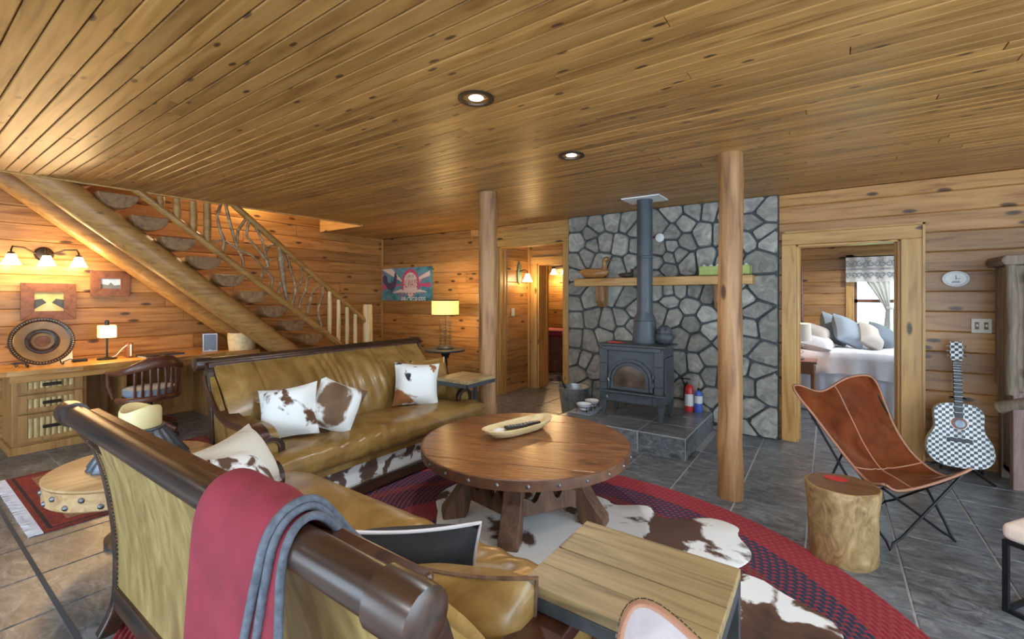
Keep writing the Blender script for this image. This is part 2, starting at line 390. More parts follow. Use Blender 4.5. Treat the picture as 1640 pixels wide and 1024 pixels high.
for i in range(len(ys)-1):
    ox = -3.83 if ys[i] < 2.3 else -.115
    k = math.floor((-6.66-ox)/.4365)
    while ox+k*.4365 < 2.5:
        x0 = max(ox+k*.4365, -6.66); x1 = ox+(k+1)*.4365; k += 1; xc = (x0+x1)/2; yc = (ys[i]+ys[i+1])/2
        if yc > 5.4 and not (-4.1 < xc < -2.6 or -.7 < xc < 1.6): continue
        if yc > 6.3 and xc < -2: continue
        if yc < 2.3 and xc > -1.9: continue            # never in view: plain bed behind the sofa
        if yc < .3 and xc > -2.6: continue
        if -2.35 < xc < -1.04 and 4.3 < yc < 5.3: continue   # under the hearth
        if -2.9 < xc < -.2 and yc < 3. and ((xc+1.35)/1.75)**2+((yc-1.88)/1.45)**2 < .8: continue   # under the rug
        tile(x0, x1, ys[i], ys[i+1], floor)
# wide dark joint across the floor at the left
MB().box(-6.2, -2.2, .497, .517, -.004, .0035).build('joint_strip', 'grout_dark', floor)

# --- ceiling: backing and single planks (tongue and groove, running along X)
cb_ = MB(); cb_.box(-5.55, 3.2, -3.4, 9.4, H+.02, H+.2); cb_.box(-6.9, -5.55, 4.15, 9.4, H+.02, H+.2); cb_.box(-6.9, -5.55, -3.4, -.2, H+.02, H+.2)
ceiling = struct(cb_.build('ceiling', 'grout_dark'))
pw = .0815; y = 5.36
while y > -.75:
    x = -5.55 if y < 4.16 else -6.66
    n0 = x-random.uniform(0, 3.5)
    while x < 2.4:
        e = n0+random.uniform(3.0, 5.2); n0 = e
        if e < x+.3: continue
        e = min(e, 2.4)
        board('plank', e-x-.0015, pw-.003, .02, 'pine_ceiling', ceiling, ((x+e)/2, y-pw/2, H+.01), (R90, 0, 0), .0045)
        x = e
    y -= pw
MB().box(-5.575, -5.55, -.7, 4.15, H-.012, H+.3).build('trim_board', 'pine_trim', ceiling, bevel=.004)
MB().box(-6.66, -5.55, 4.125, 4.15, H-.012, H+.3).build('trim_board', 'pine_trim', ceiling, bevel=.004)

# --- left wall (runs up the stairwell), unseen upper landing closed off to keep sky light out
wl = struct(MB().box(-6.85, -6.69, -3.4, 9.4, -.1, 4.0).build('wall_left', 'grout_dark'))
clad(wl, 'left', -6.66, -.2, 5.36, 0, 3.3)
up = struct(MB().box(-6.9, -5.4, -3.4, 4.3, 3.9, 4.0).box(-5.5, -5.45, -3.4, 4.3, H+.2, 3.9).box(-6.69, -5.5, 4.2, 4.25, H+.2, 3.9).box(-6.69, -5.5, -.3, -.25, H+.2, 3.9).build('wall_upper', 'pine_trim'))
# --- back wall
DOORS = [(-4.01, -2.92, -1, 2.2), (-.273, .527, -1, 1.98)]
wbk = MB()
for a, b, l, h in ((-6.69, -4.01, -.1, H), (-4.01, -2.92, 2.2, H), (-2.92, -.273, -.1, H), (-.273, .527, 1.98, H), (.527, 3.2, -.1, H)):
    wbk.box(a, b, 5.39, 5.52, l, h)
wb = struct(wbk.build('wall_back', 'mortar'))
clad(wb, 'back', 5.36, -6.66, -2.82, 0, H, DOORS); clad(wb, 'back', 5.36, -.425, 2.5, 0, H, DOORS)
MB().box(-6.66, -6.635, 5.335, 5.36, 0, H).build('corner_trim', 'pine_trim_z', wb)
MB().box(-4.08, -2.835, 5.345, 5.36, 2.30, 2.40).build('header_board', 'pine_trim', wb, bevel=.004)
# --- window walls behind and beside the camera (they let the daylight in)
rw = MB()
for a, b in ((-6.85, -5.4), (-3.5, -2.7), (-.3, .3), (2.7, 3.3)): rw.box(a, b, -3.5, -3.36, 0, H)
rw.box(-6.85, 3.3, -3.5, -3.36, 2.32, H+.2); struct(rw.build('wall_front', 'pine_trim'))
rw = MB()
for a, b in ((-3.4, -2.7), (-.2, .5), (3.5, 5.4)): rw.box(3.15, 3.3, a, b, 0, H)
rw.box(3.15, 3.3, -3.4, 5.4, 2.32, H+.2); struct(rw.build('wall_right', 'pine_trim'))
# --- door casings
def casing(name, x0, x1, zt, wl_, wr_, wt, y0, y1, mat='pine_trim'):
    o = struct(MB().box(x0-wl_, x0, y0, y0+.03, 0, zt).build(name, mat+'_z', bevel=.006))
    MB().box(x1, x1+wr_, y0, y0+.03, 0, zt).build('side_casing', mat+'_z', o, bevel=.006)
    MB().box(x0-wl_, x1+wr_, y0, y0+.03, zt, zt+wt).build('head_casing', mat, o, bevel=.006)
    MB().box(x0-.001, x0+.02, y0+.03, y1, 0, zt).build('jamb', mat+'_z', o, bevel=.003)
    MB().box(x1-.02, x1+.001, y0+.03, y1, 0, zt).build('jamb', mat+'_z', o, bevel=.003)
    MB().box(x0, x1, y0+.03, y1, zt-.02, zt).build('head_jamb', mat, o, bevel=.003)
    MB().box(x0+.02, x0+.032, y1-.07, y1-.03, 0, zt-.02).build('door_stop', mat+'_z', o)
    MB().box(x1-.032, x1-.02, y1-.07, y1-.03, 0, zt-.02).build('door_stop', mat+'_z', o)
    return o
casing('door_1', -4.01, -2.92, 2.2, .075, .085, .1, 5.335, 5.53)
casing('door_2', -.273, .527, 1.98, .124, .155, .118, 5.33, 5.53)
# back band around the right door casing
bb_ = bpy.data.objects['door_2']
MB().box(.672, .690, 5.318, 5.34, 0, 2.115).build('back_band', 'pine_trim_z', bb_); MB().box(-.405, .690, 5.318, 5.34, 2.098, 2.116).build('back_band', 'pine_trim', bb_)
# --- hall behind the first opening
wh = struct(MB().box(-4.12, -4.0, 5.52, 6.1, 0, H).build('wall_hall', 'mortar')); clad(wh, 'left', -3.97, 5.52, 6.1, 0, H, blen=(1, 2))
wh2 = struct(MB().box(-6.66, -3.8, 6.14, 6.3, 0, H).box(-3.8, -2.9, 6.14, 6.3, 1.98, H).box(-2.9, -2.3, 6.14, 6.3, 0, H).build('wall_hall_end', 'mortar'))
clad(wh2, 'back', 6.11, -3.95, -2.5, 0, H, [(-3.8, -2.9, -1, 1.98)])
casing('door_3', -3.8, -2.9, 1.98, .11, .11, .11, 6.085, 6.42)
MB().box(-3.97, -3.94, 6.08, 6.11, 0, H).build('corner_trim', 'pine_trim_z', wh2)
struct(MB().box(-2.6, -2.5, 5.52, 6.14, 0, H).build('wall_hall_side', 'pine_trim'))
w2 = struct(MB().box(-6.9, -2.0, 9.23, 9.35, 0, H).build('wall_far_room', 'mortar')); clad(w2, 'back', 9.2, -6.66, -3.4, 0, H)
struct(MB().box(-2.4, -2.3, 6.3, 9.3, 0, H).build('wall_far_room_side', 'pine_trim'))
# --- bedroom behind the right door
wbd = MB()
for a, b, l, h in ((-1.0, .30, -.1, H), (.30, 1.2, -.1, .86), (.30, 1.2, 1.98, H), (1.2, 3.2, -.1, H)): wbd.box(a, b, 8.38, 8.5, l, h)
wq = struct(wbd.build('wall_bedroom', 'mortar')); clad(wq, 'back', 8.35, -.9, 2.4, 0, H, [(.30, 1.2, .86, 1.98)])
struct(MB().box(-1.0, -.9, 5.52, 8.5, 0, H).build('wall_bedroom_left', 'pine_trim')); struct(MB().box(2.9, 3.0, 5.52, 5.8, 0, H).box(2.9, 3.0, 8.3, 8.5, 0, H).box(2.9, 3.0, 5.8, 8.3, 0, .5).box(2.9, 3.0, 5.8, 8.3, 2.2, H).build('wall_bedroom_right', 'pine_trim'))  # opening in the unseen right wall is added to bring daylight into the bedroom
win = struct(MB().box(.20, .30, 8.32, 8.36, .80, 2.08).build('window_1', 'pine_trim_z', bevel=.005))
MB().box(1.2, 1.3, 8.32, 8.36, .80, 2.08).build('side_casing', 'pine_trim_z', win); MB().box(.20, 1.3, 8.32, 8.36, 1.98, 2.08).build('head_casing', 'pine_trim', win)
MB().box(.18, 1.32, 8.28, 8.36, .80, .86).build('window_sill', 'pine_trim', win)
for z0, z1 in ((.86, .90), (1.37, 1.42), (1.94, 1.98)): MB().box(.30, 1.2, 8.39, 8.43, z0, z1).build('sash_rail', 'frame_wood', win)
for x0 in (.30, 1.16): MB().box(x0, x0+.04, 8.39, 8.43, .86, 1.98).build('sash_stile', 'frame_wood', win)
gl, gnt, gb = nodes('window_glass'); gb.inputs['Transmission Weight'].default_value = 1; gb.inputs['Roughness'].default_value = 0; gb.inputs['IOR'].default_value = 1.02; gb.inputs['Base Color'].default_value = (.97, 1, .99, 1)
for z0, z1 in ((.90, 1.37), (1.42, 1.94)): MB().box(.34, 1.16, 8.408, 8.412, z0, z1).build('pane', 'window_glass', win)
# outside: lawn and trees
struct(MB().box(-14, 22, 8.6, 40, -.5, -.3).build('ground', 'grass'))
def tree(x, y, h, r, label):
    t = thing('tree', label, 'tree', (x, y, -.3)); rnd = random.Random(int(x*100))
    MB().tube([(0, 0, 0), (.05, 0, h*.3), (0, .05, h*.6)], [.14, .11, .06], 8).build('trunk', 'stump_bark', t)
    m = MB()
    for i in range(420):
        th, ph, q = rnd.uniform(0, 2*PI), math.acos(rnd.uniform(-1, 1)), rnd.uniform(.35, 1)**.5
        c = Vector((r*q*math.sin(ph)*math.cos(th), r*q*math.sin(ph)*math.sin(th), h*.62+h*.38*q*math.cos(ph)))
        a = Vector((rnd.uniform(-1, 1), rnd.uniform(-1, 1), rnd.uniform(-1, 1))).normalized()*.16; b2 = a.orthogonal().normalized()*.11
        m.add([c-a, c+b2, c+a, c-b2], [(0, 1, 2, 3)])
    stuff(m.build('foliage', 'leaf_green', t))
tree(2.6, 14, 4.6, 1.7, 'leafy green tree on the lawn outside the bedroom window'); tree(4.9, 17, 5.5, 2., 'taller leafy tree farther out on the lawn beyond the window')

# --- fieldstone chimney breast: mortar slab with single stones
st = struct(MB().box(-2.82, -.425, 5.318, 5.39, 0, H).build('wall_stone', 'mortar'))
CEN = [(-2.674, 2.416),(-2.428, 2.367),(-2.22, 2.406),(-1.989, 2.365),(-1.887, 2.272),(-2.681, 2.179),(-2.506, 2.265),(-2.463, 2.114),(-2.316, 2.131),(-2.087, 2.084),(-1.909, 2.066),(-2.535, 1.98),(-2.7, 1.888),(-2.365, 1.906),(-2.153, 1.818),(-1.95, 1.882),(-2.737, 1.755),(-2.7, 1.569),(-2.535, 1.418),(-2.719, 1.367),(-2.187, 1.516),(-2.038, 1.436),(-2.481, 1.188),(-2.719, 1.165),(-2.272, 1.13),(-2.07, 1.184),(-1.963, 1.103),(-1.925, 1.297),(-2.719, 0.913),(-2.517, 0.89),(-2.323, 0.96),(-2.054, 1.005),(-2.737, 0.659),(-2.589, 0.62),(-2.456, 0.55),(-2.681, 0.462),(-1.617, 2.309),(-1.484, 2.415),(-1.231, 2.432),(-1.083, 2.415),(-1.342, 2.284),(-1.15, 2.152),(-1.47, 2.192),(-1.617, 2.008),(-1.484, 2.03),(-1.328, 2.078),(-1.398, 1.945),(-1.513, 1.913),(-1.647, 1.868),(-1.543, 1.78),(-1.3, 1.844),(-1.123, 1.865),(-1.647, 1.678),(-1.632, 1.528),(-1.528, 1.527),(-1.398, 1.541),(-1.231, 1.533),(-1.083, 1.481),(-1.513, 1.408),(-1.286, 1.351),(-1.617, 1.272),(-1.47, 1.231),(-1.109, 1.254),(-1.272, 1.149),(-1.384, 0.999),(-1.204, 0.951),(-1.064, 1.1),(-1.231, 0.704),(-1.398, 0.69),(-1.083, 0.788),(-1.07, 0.591),(-1.245, 0.501),(-1.083, 0.349),(-0.667, 2.437),(-0.549, 2.343),(-0.655, 2.234),(-0.703, 2.049),(-0.584, 2.12),(-0.514, 2.022),(-0.584, 1.84),(-0.572, 1.547),(-0.728, 1.426),(-0.655, 1.313),(-0.691, 1.143),(-0.526, 1.162),(-0.608, 0.852),(-0.733, 0.72),(-0.643, 0.701),(-0.715, 0.518),(-0.549, 0.524),(-0.703, 0.284),(-0.584, 0.146),(-0.723, 0.938),(-0.902, 2.368),(-0.94, 2.149),(-0.851, 1.977),(-0.927, 1.814),(-0.851, 1.605),(-0.927, 1.398),(-0.851, 1.205),(-0.914, 0.981),(-0.851, 0.764),(-0.927, 0.578),(-0.851, 0.393),(-0.914, 0.204),(-0.851, 0.034),(-2.187, 0.766),(-1.957, 0.751),(-1.799, 0.9),(-1.647, 0.774),(-1.528, 0.545),(-2.187, 0.399),(-1.893, 0.431),(-1.617, 0.325),(-1.412, 0.409),(-2.571, 0.257),(-2.393, 0.246),(-1.19, 0.192),(-1.412, 0.189),(-2.7, 0.107),(-2.187, 0.079),(-1.862, 0.095),(-1.557, 0.019),(-0.728, 0.042),(-1.83, 1.76)]   # stone centres on the wall plane (x, z) in metres
def stones():
    pts = CEN
    rnd = random.Random(3)
    for i, p in enumerate(pts):
        poly = [(-2.815, .005), (-.43, .005), (-.43, H-.005), (-2.815, H-.005)]
        for j, q in enumerate(pts):
            if i == j: continue
            nx, nz = q[0]-p[0], q[1]-p[1]; dd = math.hypot(nx, nz)
            if dd > 1.2 or dd < 1e-6: continue
            nx /= dd; nz /= dd; lim = dd/2-.009
            out = []
            for k in range(len(poly)):
                A, B = poly[k], poly[(k+1) % len(poly)]
                da = (A[0]-p[0])*nx+(A[1]-p[1])*nz-lim; db = (B[0]-p[0])*nx+(B[1]-p[1])*nz-lim
                if da <= 0: out.append(A)
                if (da < 0) != (db < 0) and da != db:
                    t = da/(da-db); out.append((A[0]+(B[0]-A[0])*t, A[1]+(B[1]-A[1])*t))
            poly = out
            if not poly: break
        if len(poly) < 3: continue
        # soften the corners and roughen the outline
        rr = []
        for k in range(len(poly)):
            A, B, C = poly[k-1], poly[k], poly[(k+1) % len(poly)]
            f = .09+.05*rnd.random()
            rr.append((B[0]+(A[0]-B[0])*f, B[1]+(A[1]-B[1])*f)); rr.append((B[0]+(C[0]-B[0])*f, B[1]+(C[1]-B[1])*f))
        cx, cz2 = sum(q[0] for q in rr)/len(rr), sum(q[1] for q in rr)/len(rr)
        rr = [(x-cx, z-cz2) for x, z in rr]; n = len(rr); d0 = rnd.uniform(.022, .042)
        tx, tz = rnd.uniform(-.05, .05), rnd.uniform(-.05, .05)
        m = MB(); V = []
        for sc, dep in ((1., 0), (.985, d0*.6), (.93, d0), ):
            for x, z in rr: V.append((x*sc, -dep-(x*tx+z*tz)*(dep > 0), z*sc))
        V.append((0, -d0-.004, 0)); F = []
        for ring in range(2):
            for k in range(n): F.append((ring*n+k, ring*n+(k+1) % n, (ring+1)*n+(k+1) % n, (ring+1)*n+k))
        for k in range(n): F.append((2*n+k, 2*n+(k+1) % n, 3*n))
        m.add(V, F).build('stone', 'stone', st, smooth=40, loc=(cx, 5.32, cz2))
stones()

# --- raised tiled hearth
HX0, HX1, HY0, HY1, HZ = -2.35, -1.04, 4.15, 5.272, .2
hearth = tag(MB().box(HX0, HX1, HY0, HY1, 0, HZ-.006).build('hearth', 'grout'), 'raised grey slate-tiled hearth platform in front of the stone wall', 'hearth')
for i in range(3):
    for j in range(3):
        x0 = HX0+(HX1-HX0)/3*i; y0 = HY0+(HY1-HY0)/3*j
        tile(x0, x0+(HX1-HX0)/3, y0, y0+(HY1-HY0)/3, hearth, HZ-.006)
for i in range(3):
    w = (HX1-HX0)/3; x0 = HX0+w*i
    o = tile(x0, x0+w, 0, HZ-.006, hearth, 0, .006); o.location = (x0+w/2, HY0, HZ/2-.003); o.rotation_euler = (R90, 0, 0)
    w = (HY1-HY0)/3; y0 = HY0+w*i
    o = tile(y0, y0+w, 0, HZ-.006, hearth, 0, .006); o.location = (HX1, y0+w/2, HZ/2-.003); o.rotation_euler = (R90, 0, R90)

# --- log posts
def post(x, y, r, label):
    m = MB(); rnd = random.Random(int(x*10)); pts = []; rs = []
    for i in range(13):
        z = H*i/12; pts.append((x+rnd.uniform(-.006, .006), y+rnd.uniform(-.006, .006), z)); rs.append(r*rnd.uniform(.97, 1.04))
    tag(m.tube(pts, rs, 20).build('log_post', 'log_post', smooth=50), label, 'post', 'round log posts')
post(-2.79, 3.55, .092, 'peeled log post between the leather sofa and the hall doorway')
post(-.59, 3.6, .083, 'smooth peeled log post standing in front of the stone wall')

# --- recessed ceiling lights (two in view, the others unseen and added as fill light)
def can(x, y, label, en=34):
    t = thing('recessed_light', label, 'ceiling light', (x, y, H), 0, 'recessed ceiling lights')
    m = MB(); m.lathe([(.095, -.001), (.095, -.008), (.07, -.008), (.062, .05), (.062, .05)], 28); m.build('trim_ring', 'dark_bronze', t, smooth=40)
    MB().lathe([(.0, -.004), (.035, -.002), (.052, .012), (.055, .04)], 24).build('bulb', 'lit_can', t, smooth=60)
    lamp('can_lamp', (0, 0, -.02), en, (.93, .96, 1), t, .05, 'SPOT', 2.7)
can(-1.51, 1.82, 'nearer recessed light, larger of the two in the ceiling'); can(-1.55, 2.96, 'farther recessed light, smaller of the two, toward the stove')
can(.75, 1.82, 'added recessed fill light beside the camera, out of view'); can(.75, .0, 'added recessed fill light behind the camera, out of view'); can(-1.51, -.9, 'added recessed fill light behind the long sofa, out of view')
can(-3.9, -.9, 'added recessed fill light behind the rug, out of view'); can(.8, 7.0, 'added recessed fill light brightening the bedroom, out of view', 110)  # added fill lights out of view; the last one brightens the bedroom
# ================================================================ staircase
stair = thing('log_staircase', 'open log staircase with half-log treads rising along the wall', 'staircase')
zs = lambda y: 1.668-.80*(y-1.94)
for x, r in ((-5.70, .13), (-6.47, .125)):
    pts = [(x, y, zs(y)) for y in (.62, 1.2, 1.8, 2.4, 3.0, 3.5, 3.92)]
    MB().tube(pts, [r*.93, r*1.03, r, r*1.04, r*.98, r*1.02, r*.97], 18).build('stringer', 'log_stringer', stair, smooth=50)
for i in range(14):
    yy = .87+.2465*i; zz = 2.775-.1845*i
    if zz < .1: continue
    prof = [(yy-.155, zz+.04), (yy+.155, zz+.04)]+[(yy+.155*math.cos(a), zz+.035+.135*math.sin(a)*1.0) for a in [-PI*k/9 for k in range(1, 9)]]
    MB().prism(prof, -6.64, -5.545-.012*random.random(), lambda a, b, d: (d, a, b)).build('tread', 'log_tread', stair, bevel=.008)
railing = thing('stair_railing', 'rustic log railing with twisted twig infill beside the stair', 'railing')
XR = -5.57
hr = lambda y: 1.143+.787*(4.12-y); lr = lambda y: .712+.760*(3.86-y)
MB().tube([(XR, y, hr(y)) for y in (2.34, 2.8, 3.3, 3.8, 4.2)], [.036, .039, .036, .04, .035], 12).build('handrail', 'rail_wood', railing, smooth=60)
MB().tube([(XR, y, lr(y)) for y in (1.47, 2., 2.6, 3.2, 3.9)], [.038, .041, .038, .042, .037], 12).build('bottom_rail', 'rail_wood', railing, smooth=60)
for y in (1.69, 1.835, 1.981, 2.115): MB().tube([(XR, y, lr(y)), (XR, y+.004, (lr(y)+H)/2), (XR, y, H-.02)], [.036, .039, .036], 12).build('baluster', 'rail_wood', railing, smooth=60)
for y in (3.594, 3.732, 3.867, 4.001): MB().tube([(XR, y, lr(y)-.0), (XR+.004, y, (lr(y)+hr(y))/2), (XR, y, hr(y))], [.026, .028, .025], 10).build('baluster', 'peeled_wood', railing, smooth=60)
TW = [[(2.26, 2.53), (2.21, 2.36), (2.24, 2.2), (2.28, 2.1), (2.27, 1.93)], [(2.29, 2.54), (2.33, 2.34), (2.38, 2.17), (2.42, 2.05), (2.49, 1.9), (2.49, 1.76)], [(2.53, 2.39), (2.43, 2.22), (2.42, 2.07)],
[(2.12, 2.04), (2.27, 2.1), (2.44, 2.0), (2.59, 1.95), (2.72, 1.8), (2.83, 1.69), (2.81, 1.52)], [(2.55, 2.37), (2.52, 2.17), (2.65, 2.02), (2.75, 1.89), (2.77, 1.82)], [(2.6, 2.33), (2.7, 2.14), (2.73, 2.0), (2.74, 1.94), (2.81, 1.9)],
[(2.88, 2.12), (2.78, 2.07), (2.73, 1.98), (2.74, 1.92)], [(3.0, 2.02), (3.05, 1.79), (3.1, 1.65), (3.11, 1.53), (3.06, 1.33)], [(3.16, 1.9), (3.22, 1.75), (3.17, 1.6), (3.1, 1.5)], [(3.35, 1.75), (3.27, 1.68), (3.25, 1.53), (3.17, 1.41), (3.16, 1.25)],
[(3.49, 1.64), (3.35, 1.51), (3.3, 1.36), (3.27, 1.16)], [(3.5, 1.63), (3.49, 1.46), (3.42, 1.3), (3.44, 1.15), (3.48, 1.01)], [(2.77, 1.82), (2.70, 1.74), (2.68, 1.62)], [(2.93, 1.64), (2.90, 1.55), (2.89, 1.46)]]
for t in TW:
    n = len(t); rnd = random.Random(n)
    MB().tube([(XR+rnd.uniform(-.015, .015), y, z) for y, z in t], [.014+.005*rnd.random() for _ in t], 7).build('twig', 'twig_wood', railing, smooth=60)
MB().tube([(XR, y, z) for y, z in [(2.9, 2.1), (2.93, 1.98), (2.935, 1.93), (2.94, 1.86), (2.95, 1.74), (2.98, 1.55), (3.02, 1.36)]], [.02, .035, .055, .04, .03, .026, .024], 9).build('burl_branch', 'twig_wood', railing, smooth=60)
tag(MB().tube([(-5.57, 4.215, 0), (-5.565, 4.215, .45), (-5.572, 4.22, .9), (-5.57, 4.215, 1.3), (-5.57, 4.215, 1.345)], [.078, .074, .07, .068, .06], 14).build('newel_post', 'peeled_wood', smooth=50), 'pale peeled newel post at the foot of the stairs', 'post')
# lamp of the upper landing (on the stairwell wall, above the ceiling line)
ul = thing('stairwell_light', 'globe wall light high up in the stairwell', 'light', (-6.6, 2.95, 2.98))
MB().lathe([(0, -.09), (.06, -.07), (.09, 0), (.06, .07), (.03, .09)], 16).build('globe', 'lit_glass', ul, smooth=60); MB().tube([(-.06, 0, .0), (0, 0, 0)], .03).build('mount', 'dark_bronze', ul)
lamp('stairwell_lamp', (.14, 0, 0), 40, (1, .75, .42), ul, .08)

# ================================================================ desk and what stands on it
DZ = .78
desk = thing('built_in_desk', 'long pine desk with live-edge top and drawer unit under the stairs', 'desk')
edge = [(-6.655, .60), (-6.05, .60)]+[(-6.03+.018*math.sin(y*7)+.01*math.sin(y*17), y) for y in [.7+.1*i for i in range(22)]]+[(-6.03, 2.9), (-6.655, 2.9)]
MB().prism(edge, DZ-.05, DZ, lambda a, b, d: (a, b, d)).build('desktop', 'desk_wood', desk, bevel=.006)
MB().box(-6.09, -6.06, .72, 2.86, DZ-.11, DZ-.05).build('apron', 'desk_wood', desk)
MB().box(-6.65, -6.12, .74, 1.25, .06, DZ-.05).build('drawer_unit', 'cabinet_wood', desk, bevel=.004)
MB().box(-6.65, -6.085, .715, 1.275, 0, .075).build('plinth', 'cabinet_wood', desk, bevel=.005)
for z0, z1 in ((.10, .36), (.375, .54), (.555, .70)):
    d = MB().box(-6.12, -6.10, .775, 1.215, z0, z1).build('drawer', 'cabinet_wood', desk, bevel=.004)
    for a in (.775, 1.155): MB().box(-6.10, -6.085, a, a+.06, z0, z1).build('stile', 'cabinet_wood', d, bevel=.003)
    for a in (z0, z1-.04): MB().box(-6.10, -6.085, .835, 1.155, a, a+.04).build('frame_rail', 'cabinet_wood', d, bevel=.003)
    for k in range(8): MB().tube([(-6.098, .855+.04*k, z0+.04), (-6.098, .855+.04*k, z1-.04)], .0185, 8, ab=(.5, 1), up=(1, 0, 0)).build('bamboo_slat', 'bamboo_slat', d, smooth=50)
    zc = (z0+z1)/2
    MB().box(-6.085, -6.062, .93, 1.06, zc-.014, zc+.016).build('handle', 'dark_bronze', d, bevel=.006)
MB().box(-6.65, -6.10, 1.53, 1.56, .05, DZ-.05).build('cubby_side', 'cabinet_wood', desk); MB().box(-6.65, -6.62, 1.25, 1.53, .05, DZ-.05).build('cubby_back', 'cabinet_wood', desk)
MB().box(-6.64, -6.10, 1.25, 1.56, .10, .13).build('cubby_shelf', 'cabinet_wood', desk)
MB().box(-6.65, -6.08, 2.36, 2.40, 0, DZ-.05).build('end_panel', 'cabinet_wood', desk); MB().box(-6.65, -6.62, 1.56, 2.36, .1, DZ-.05).build('modesty_panel', 'cabinet_wood', desk)
# big decorative plate on an iron stand
pl = thing('decorative_plate', 'large dark carved wooden plate propped on the desk', 'plate', (-6.40, .98, DZ+.235), 0)
RP = Matrix.Rotation(math.radians(78), 4, 'Y')
def rotb(m, Mx): m.v = [tuple(Mx @ Vector(p)) for p in m.v]; return m
rotb(MB().lathe([(0, -.012), (.19, -.012), (.235, .012), (.232, .022), (.20, .012), (.125, .004), (.118, .016), (.085, .016), (.08, .004), (0, .004)], 40), RP).build('dish', 'plate_tan', pl, smooth=35)
rotb(MB().lathe([(.198, .013), (.212, .024), (.234, .024), (.238, .012), (.234, .008), (.20, .008)], 40), RP).build('rim', 'sofa_wood', pl, smooth=40)
rotb(MB().lathe([(.082, .016), (.095, .022), (.118, .020), (.125, .006)], 40), RP).build('ring', 'sofa_wood', pl, smooth=40)
mm = MB()
for k in range(64):
    th = 2*PI*k/64; mm.lathe([(0, .02), (.006, .018), (.007, .012)], 6, (.218*math.cos(th), .218*math.sin(th), .006))
stuff(rotb(mm, RP).build('bead_rim', 'brass_nail', pl))
rotb(MB().lathe([(0, .010), (.05, .012), (.055, .004)], 24), RP).build('boss', 'frame_wood', pl, smooth=40)
ps = thing('plate_stand', 'scrolled black iron stand holding the carved plate', 'plate stand', (-6.36, .98, DZ))
for s in (-1, 1):
    y = s*.12
    MB().tube([(.12, y, .03), (.14, y, .012), (.10, y, .006), (.03, y, .012), (-.02, y, .05), (-.09, y, .30)], .006, 6).build('scroll_leg', 'black_metal', ps, smooth=60)
    MB().tube([(.12, y, .03), (.11, y+s*.05, .05), (.10, y+s*.09, .035), (.10, y+s*.08, .02), (.10, y+s*.06, .03)], .005, 6).build('curl', 'black_metal', ps, smooth=60)
MB().tube([(-.02, -.12, .05), (-.02, .12, .05)], .005, 6).build('cross_bar', 'black_metal', ps)
tag(rotb(MB().box(-.004, .004, -.15, .15, 0, .22), Matrix.Translation((-6.56, 1.08, DZ)) @ Matrix.Rotation(math.radians(-12), 4, 'Y')).build('paper_folder', 'paper'), 'white paper folder leaning behind the carved plate', 'folder')
dl = thing('desk_lamp', 'small lit desk lamp with amber glass shade', 'lamp', (-6.40, 1.47, DZ))
MB().lathe([(0, 0), (.085, 0), (.085, .015), (.03, .022), (.01, .03)], 24).build('base', 'black_metal', dl, smooth=40); MB().tube([(0, 0, .02), (0, 0, .24)], .009).build('pole', 'black_metal', dl, smooth=60)
MB().box(-.055, .055, -.07, .07, .235, .37).build('lamp_shade', 'lit_mica', dl, bevel=.008); MB().lathe([(.02, .37), (.02, .42), (.008, .425)], 12).build('cap', 'black_metal', dl)
lamp('desk_lamp_light', (.11, 0, .30), 8, (1, .68, .3), dl, .06)
rt = thing('router', 'slim upright modem with wood-tone side on the desk', 'modem', (-6.42, 1.66, DZ)); MB().box(-.07, .07, -.022, .022, 0, .17).build('body', 'frame_wood', rt, bevel=.006); MB().box(.07, .072, -.008, .008, .02, .15).build('status_strip', 'white_plastic', rt)
tag(MB().tube([(-6.40, 1.64, DZ+.14), (-6.41, 1.60, DZ+.10), (-6.42, 1.55, DZ+.03), (-6.43, 1.50, DZ+.008), (-6.50, 1.40, DZ+.006)], .005, 6).build('cable', 'white_plastic', smooth=60), 'white cable between the desk lamp and the upright modem', 'cable')
tag(MB().box(-6.45, -6.37, 1.20, 1.31, DZ, DZ+.028).build('hard_drive', 'black_plastic', bevel=.006), 'small flat black box on the desk by the lamp', 'box')
lp = thing('laptop', 'closed dark laptop lying on the desk', 'laptop', (-6.30, 1.92, DZ), .08); MB().box(-.13, .13, -.19, .19, 0, .012).build('base', 'grey_plastic', lp, bevel=.004); MB().box(-.13, .13, -.19, .19, .013, .022).build('lid', 'black_plastic', lp, bevel=.004)
sp = thing('bookshelf_speaker', 'bookshelf speaker with grey grille standing on the desk', 'speaker', (-6.40, 2.47, DZ), math.radians(-25)); MB().box(-.09, .075, -.075, .075, 0, .215).build('cabinet', 'frame_wood', sp, bevel=.004); MB().box(.075, .09, -.068, .068, .008, .207).build('grille', 'silver_grille', sp, bevel=.006)
MB().box(.07, .082, -.075, .075, 0, .215).build('bezel', 'steel', sp); MB().box(.0905, .0915, -.012, .012, .012, .018).build('badge', 'white_plastic', sp)
pot = thing('log_pot', 'hollowed pale log pot at the end of the desk', 'pot', (-6.20, 2.76, DZ))
MB().lathe([(.15, 0), (.158, .07), (.165, .16), (.163, .215), (.145, .215), (.14, .03), (0, .03)], 26, fn=lambda t, i: 1+.015*math.sin(3*t+i)).build('body', 'dough_wood', pot, smooth=50); MB().lathe([(.146, .21), (.165, .212), (.165, .218), (.146, .218)], 26).build('rim', 'dough_wood', pot)
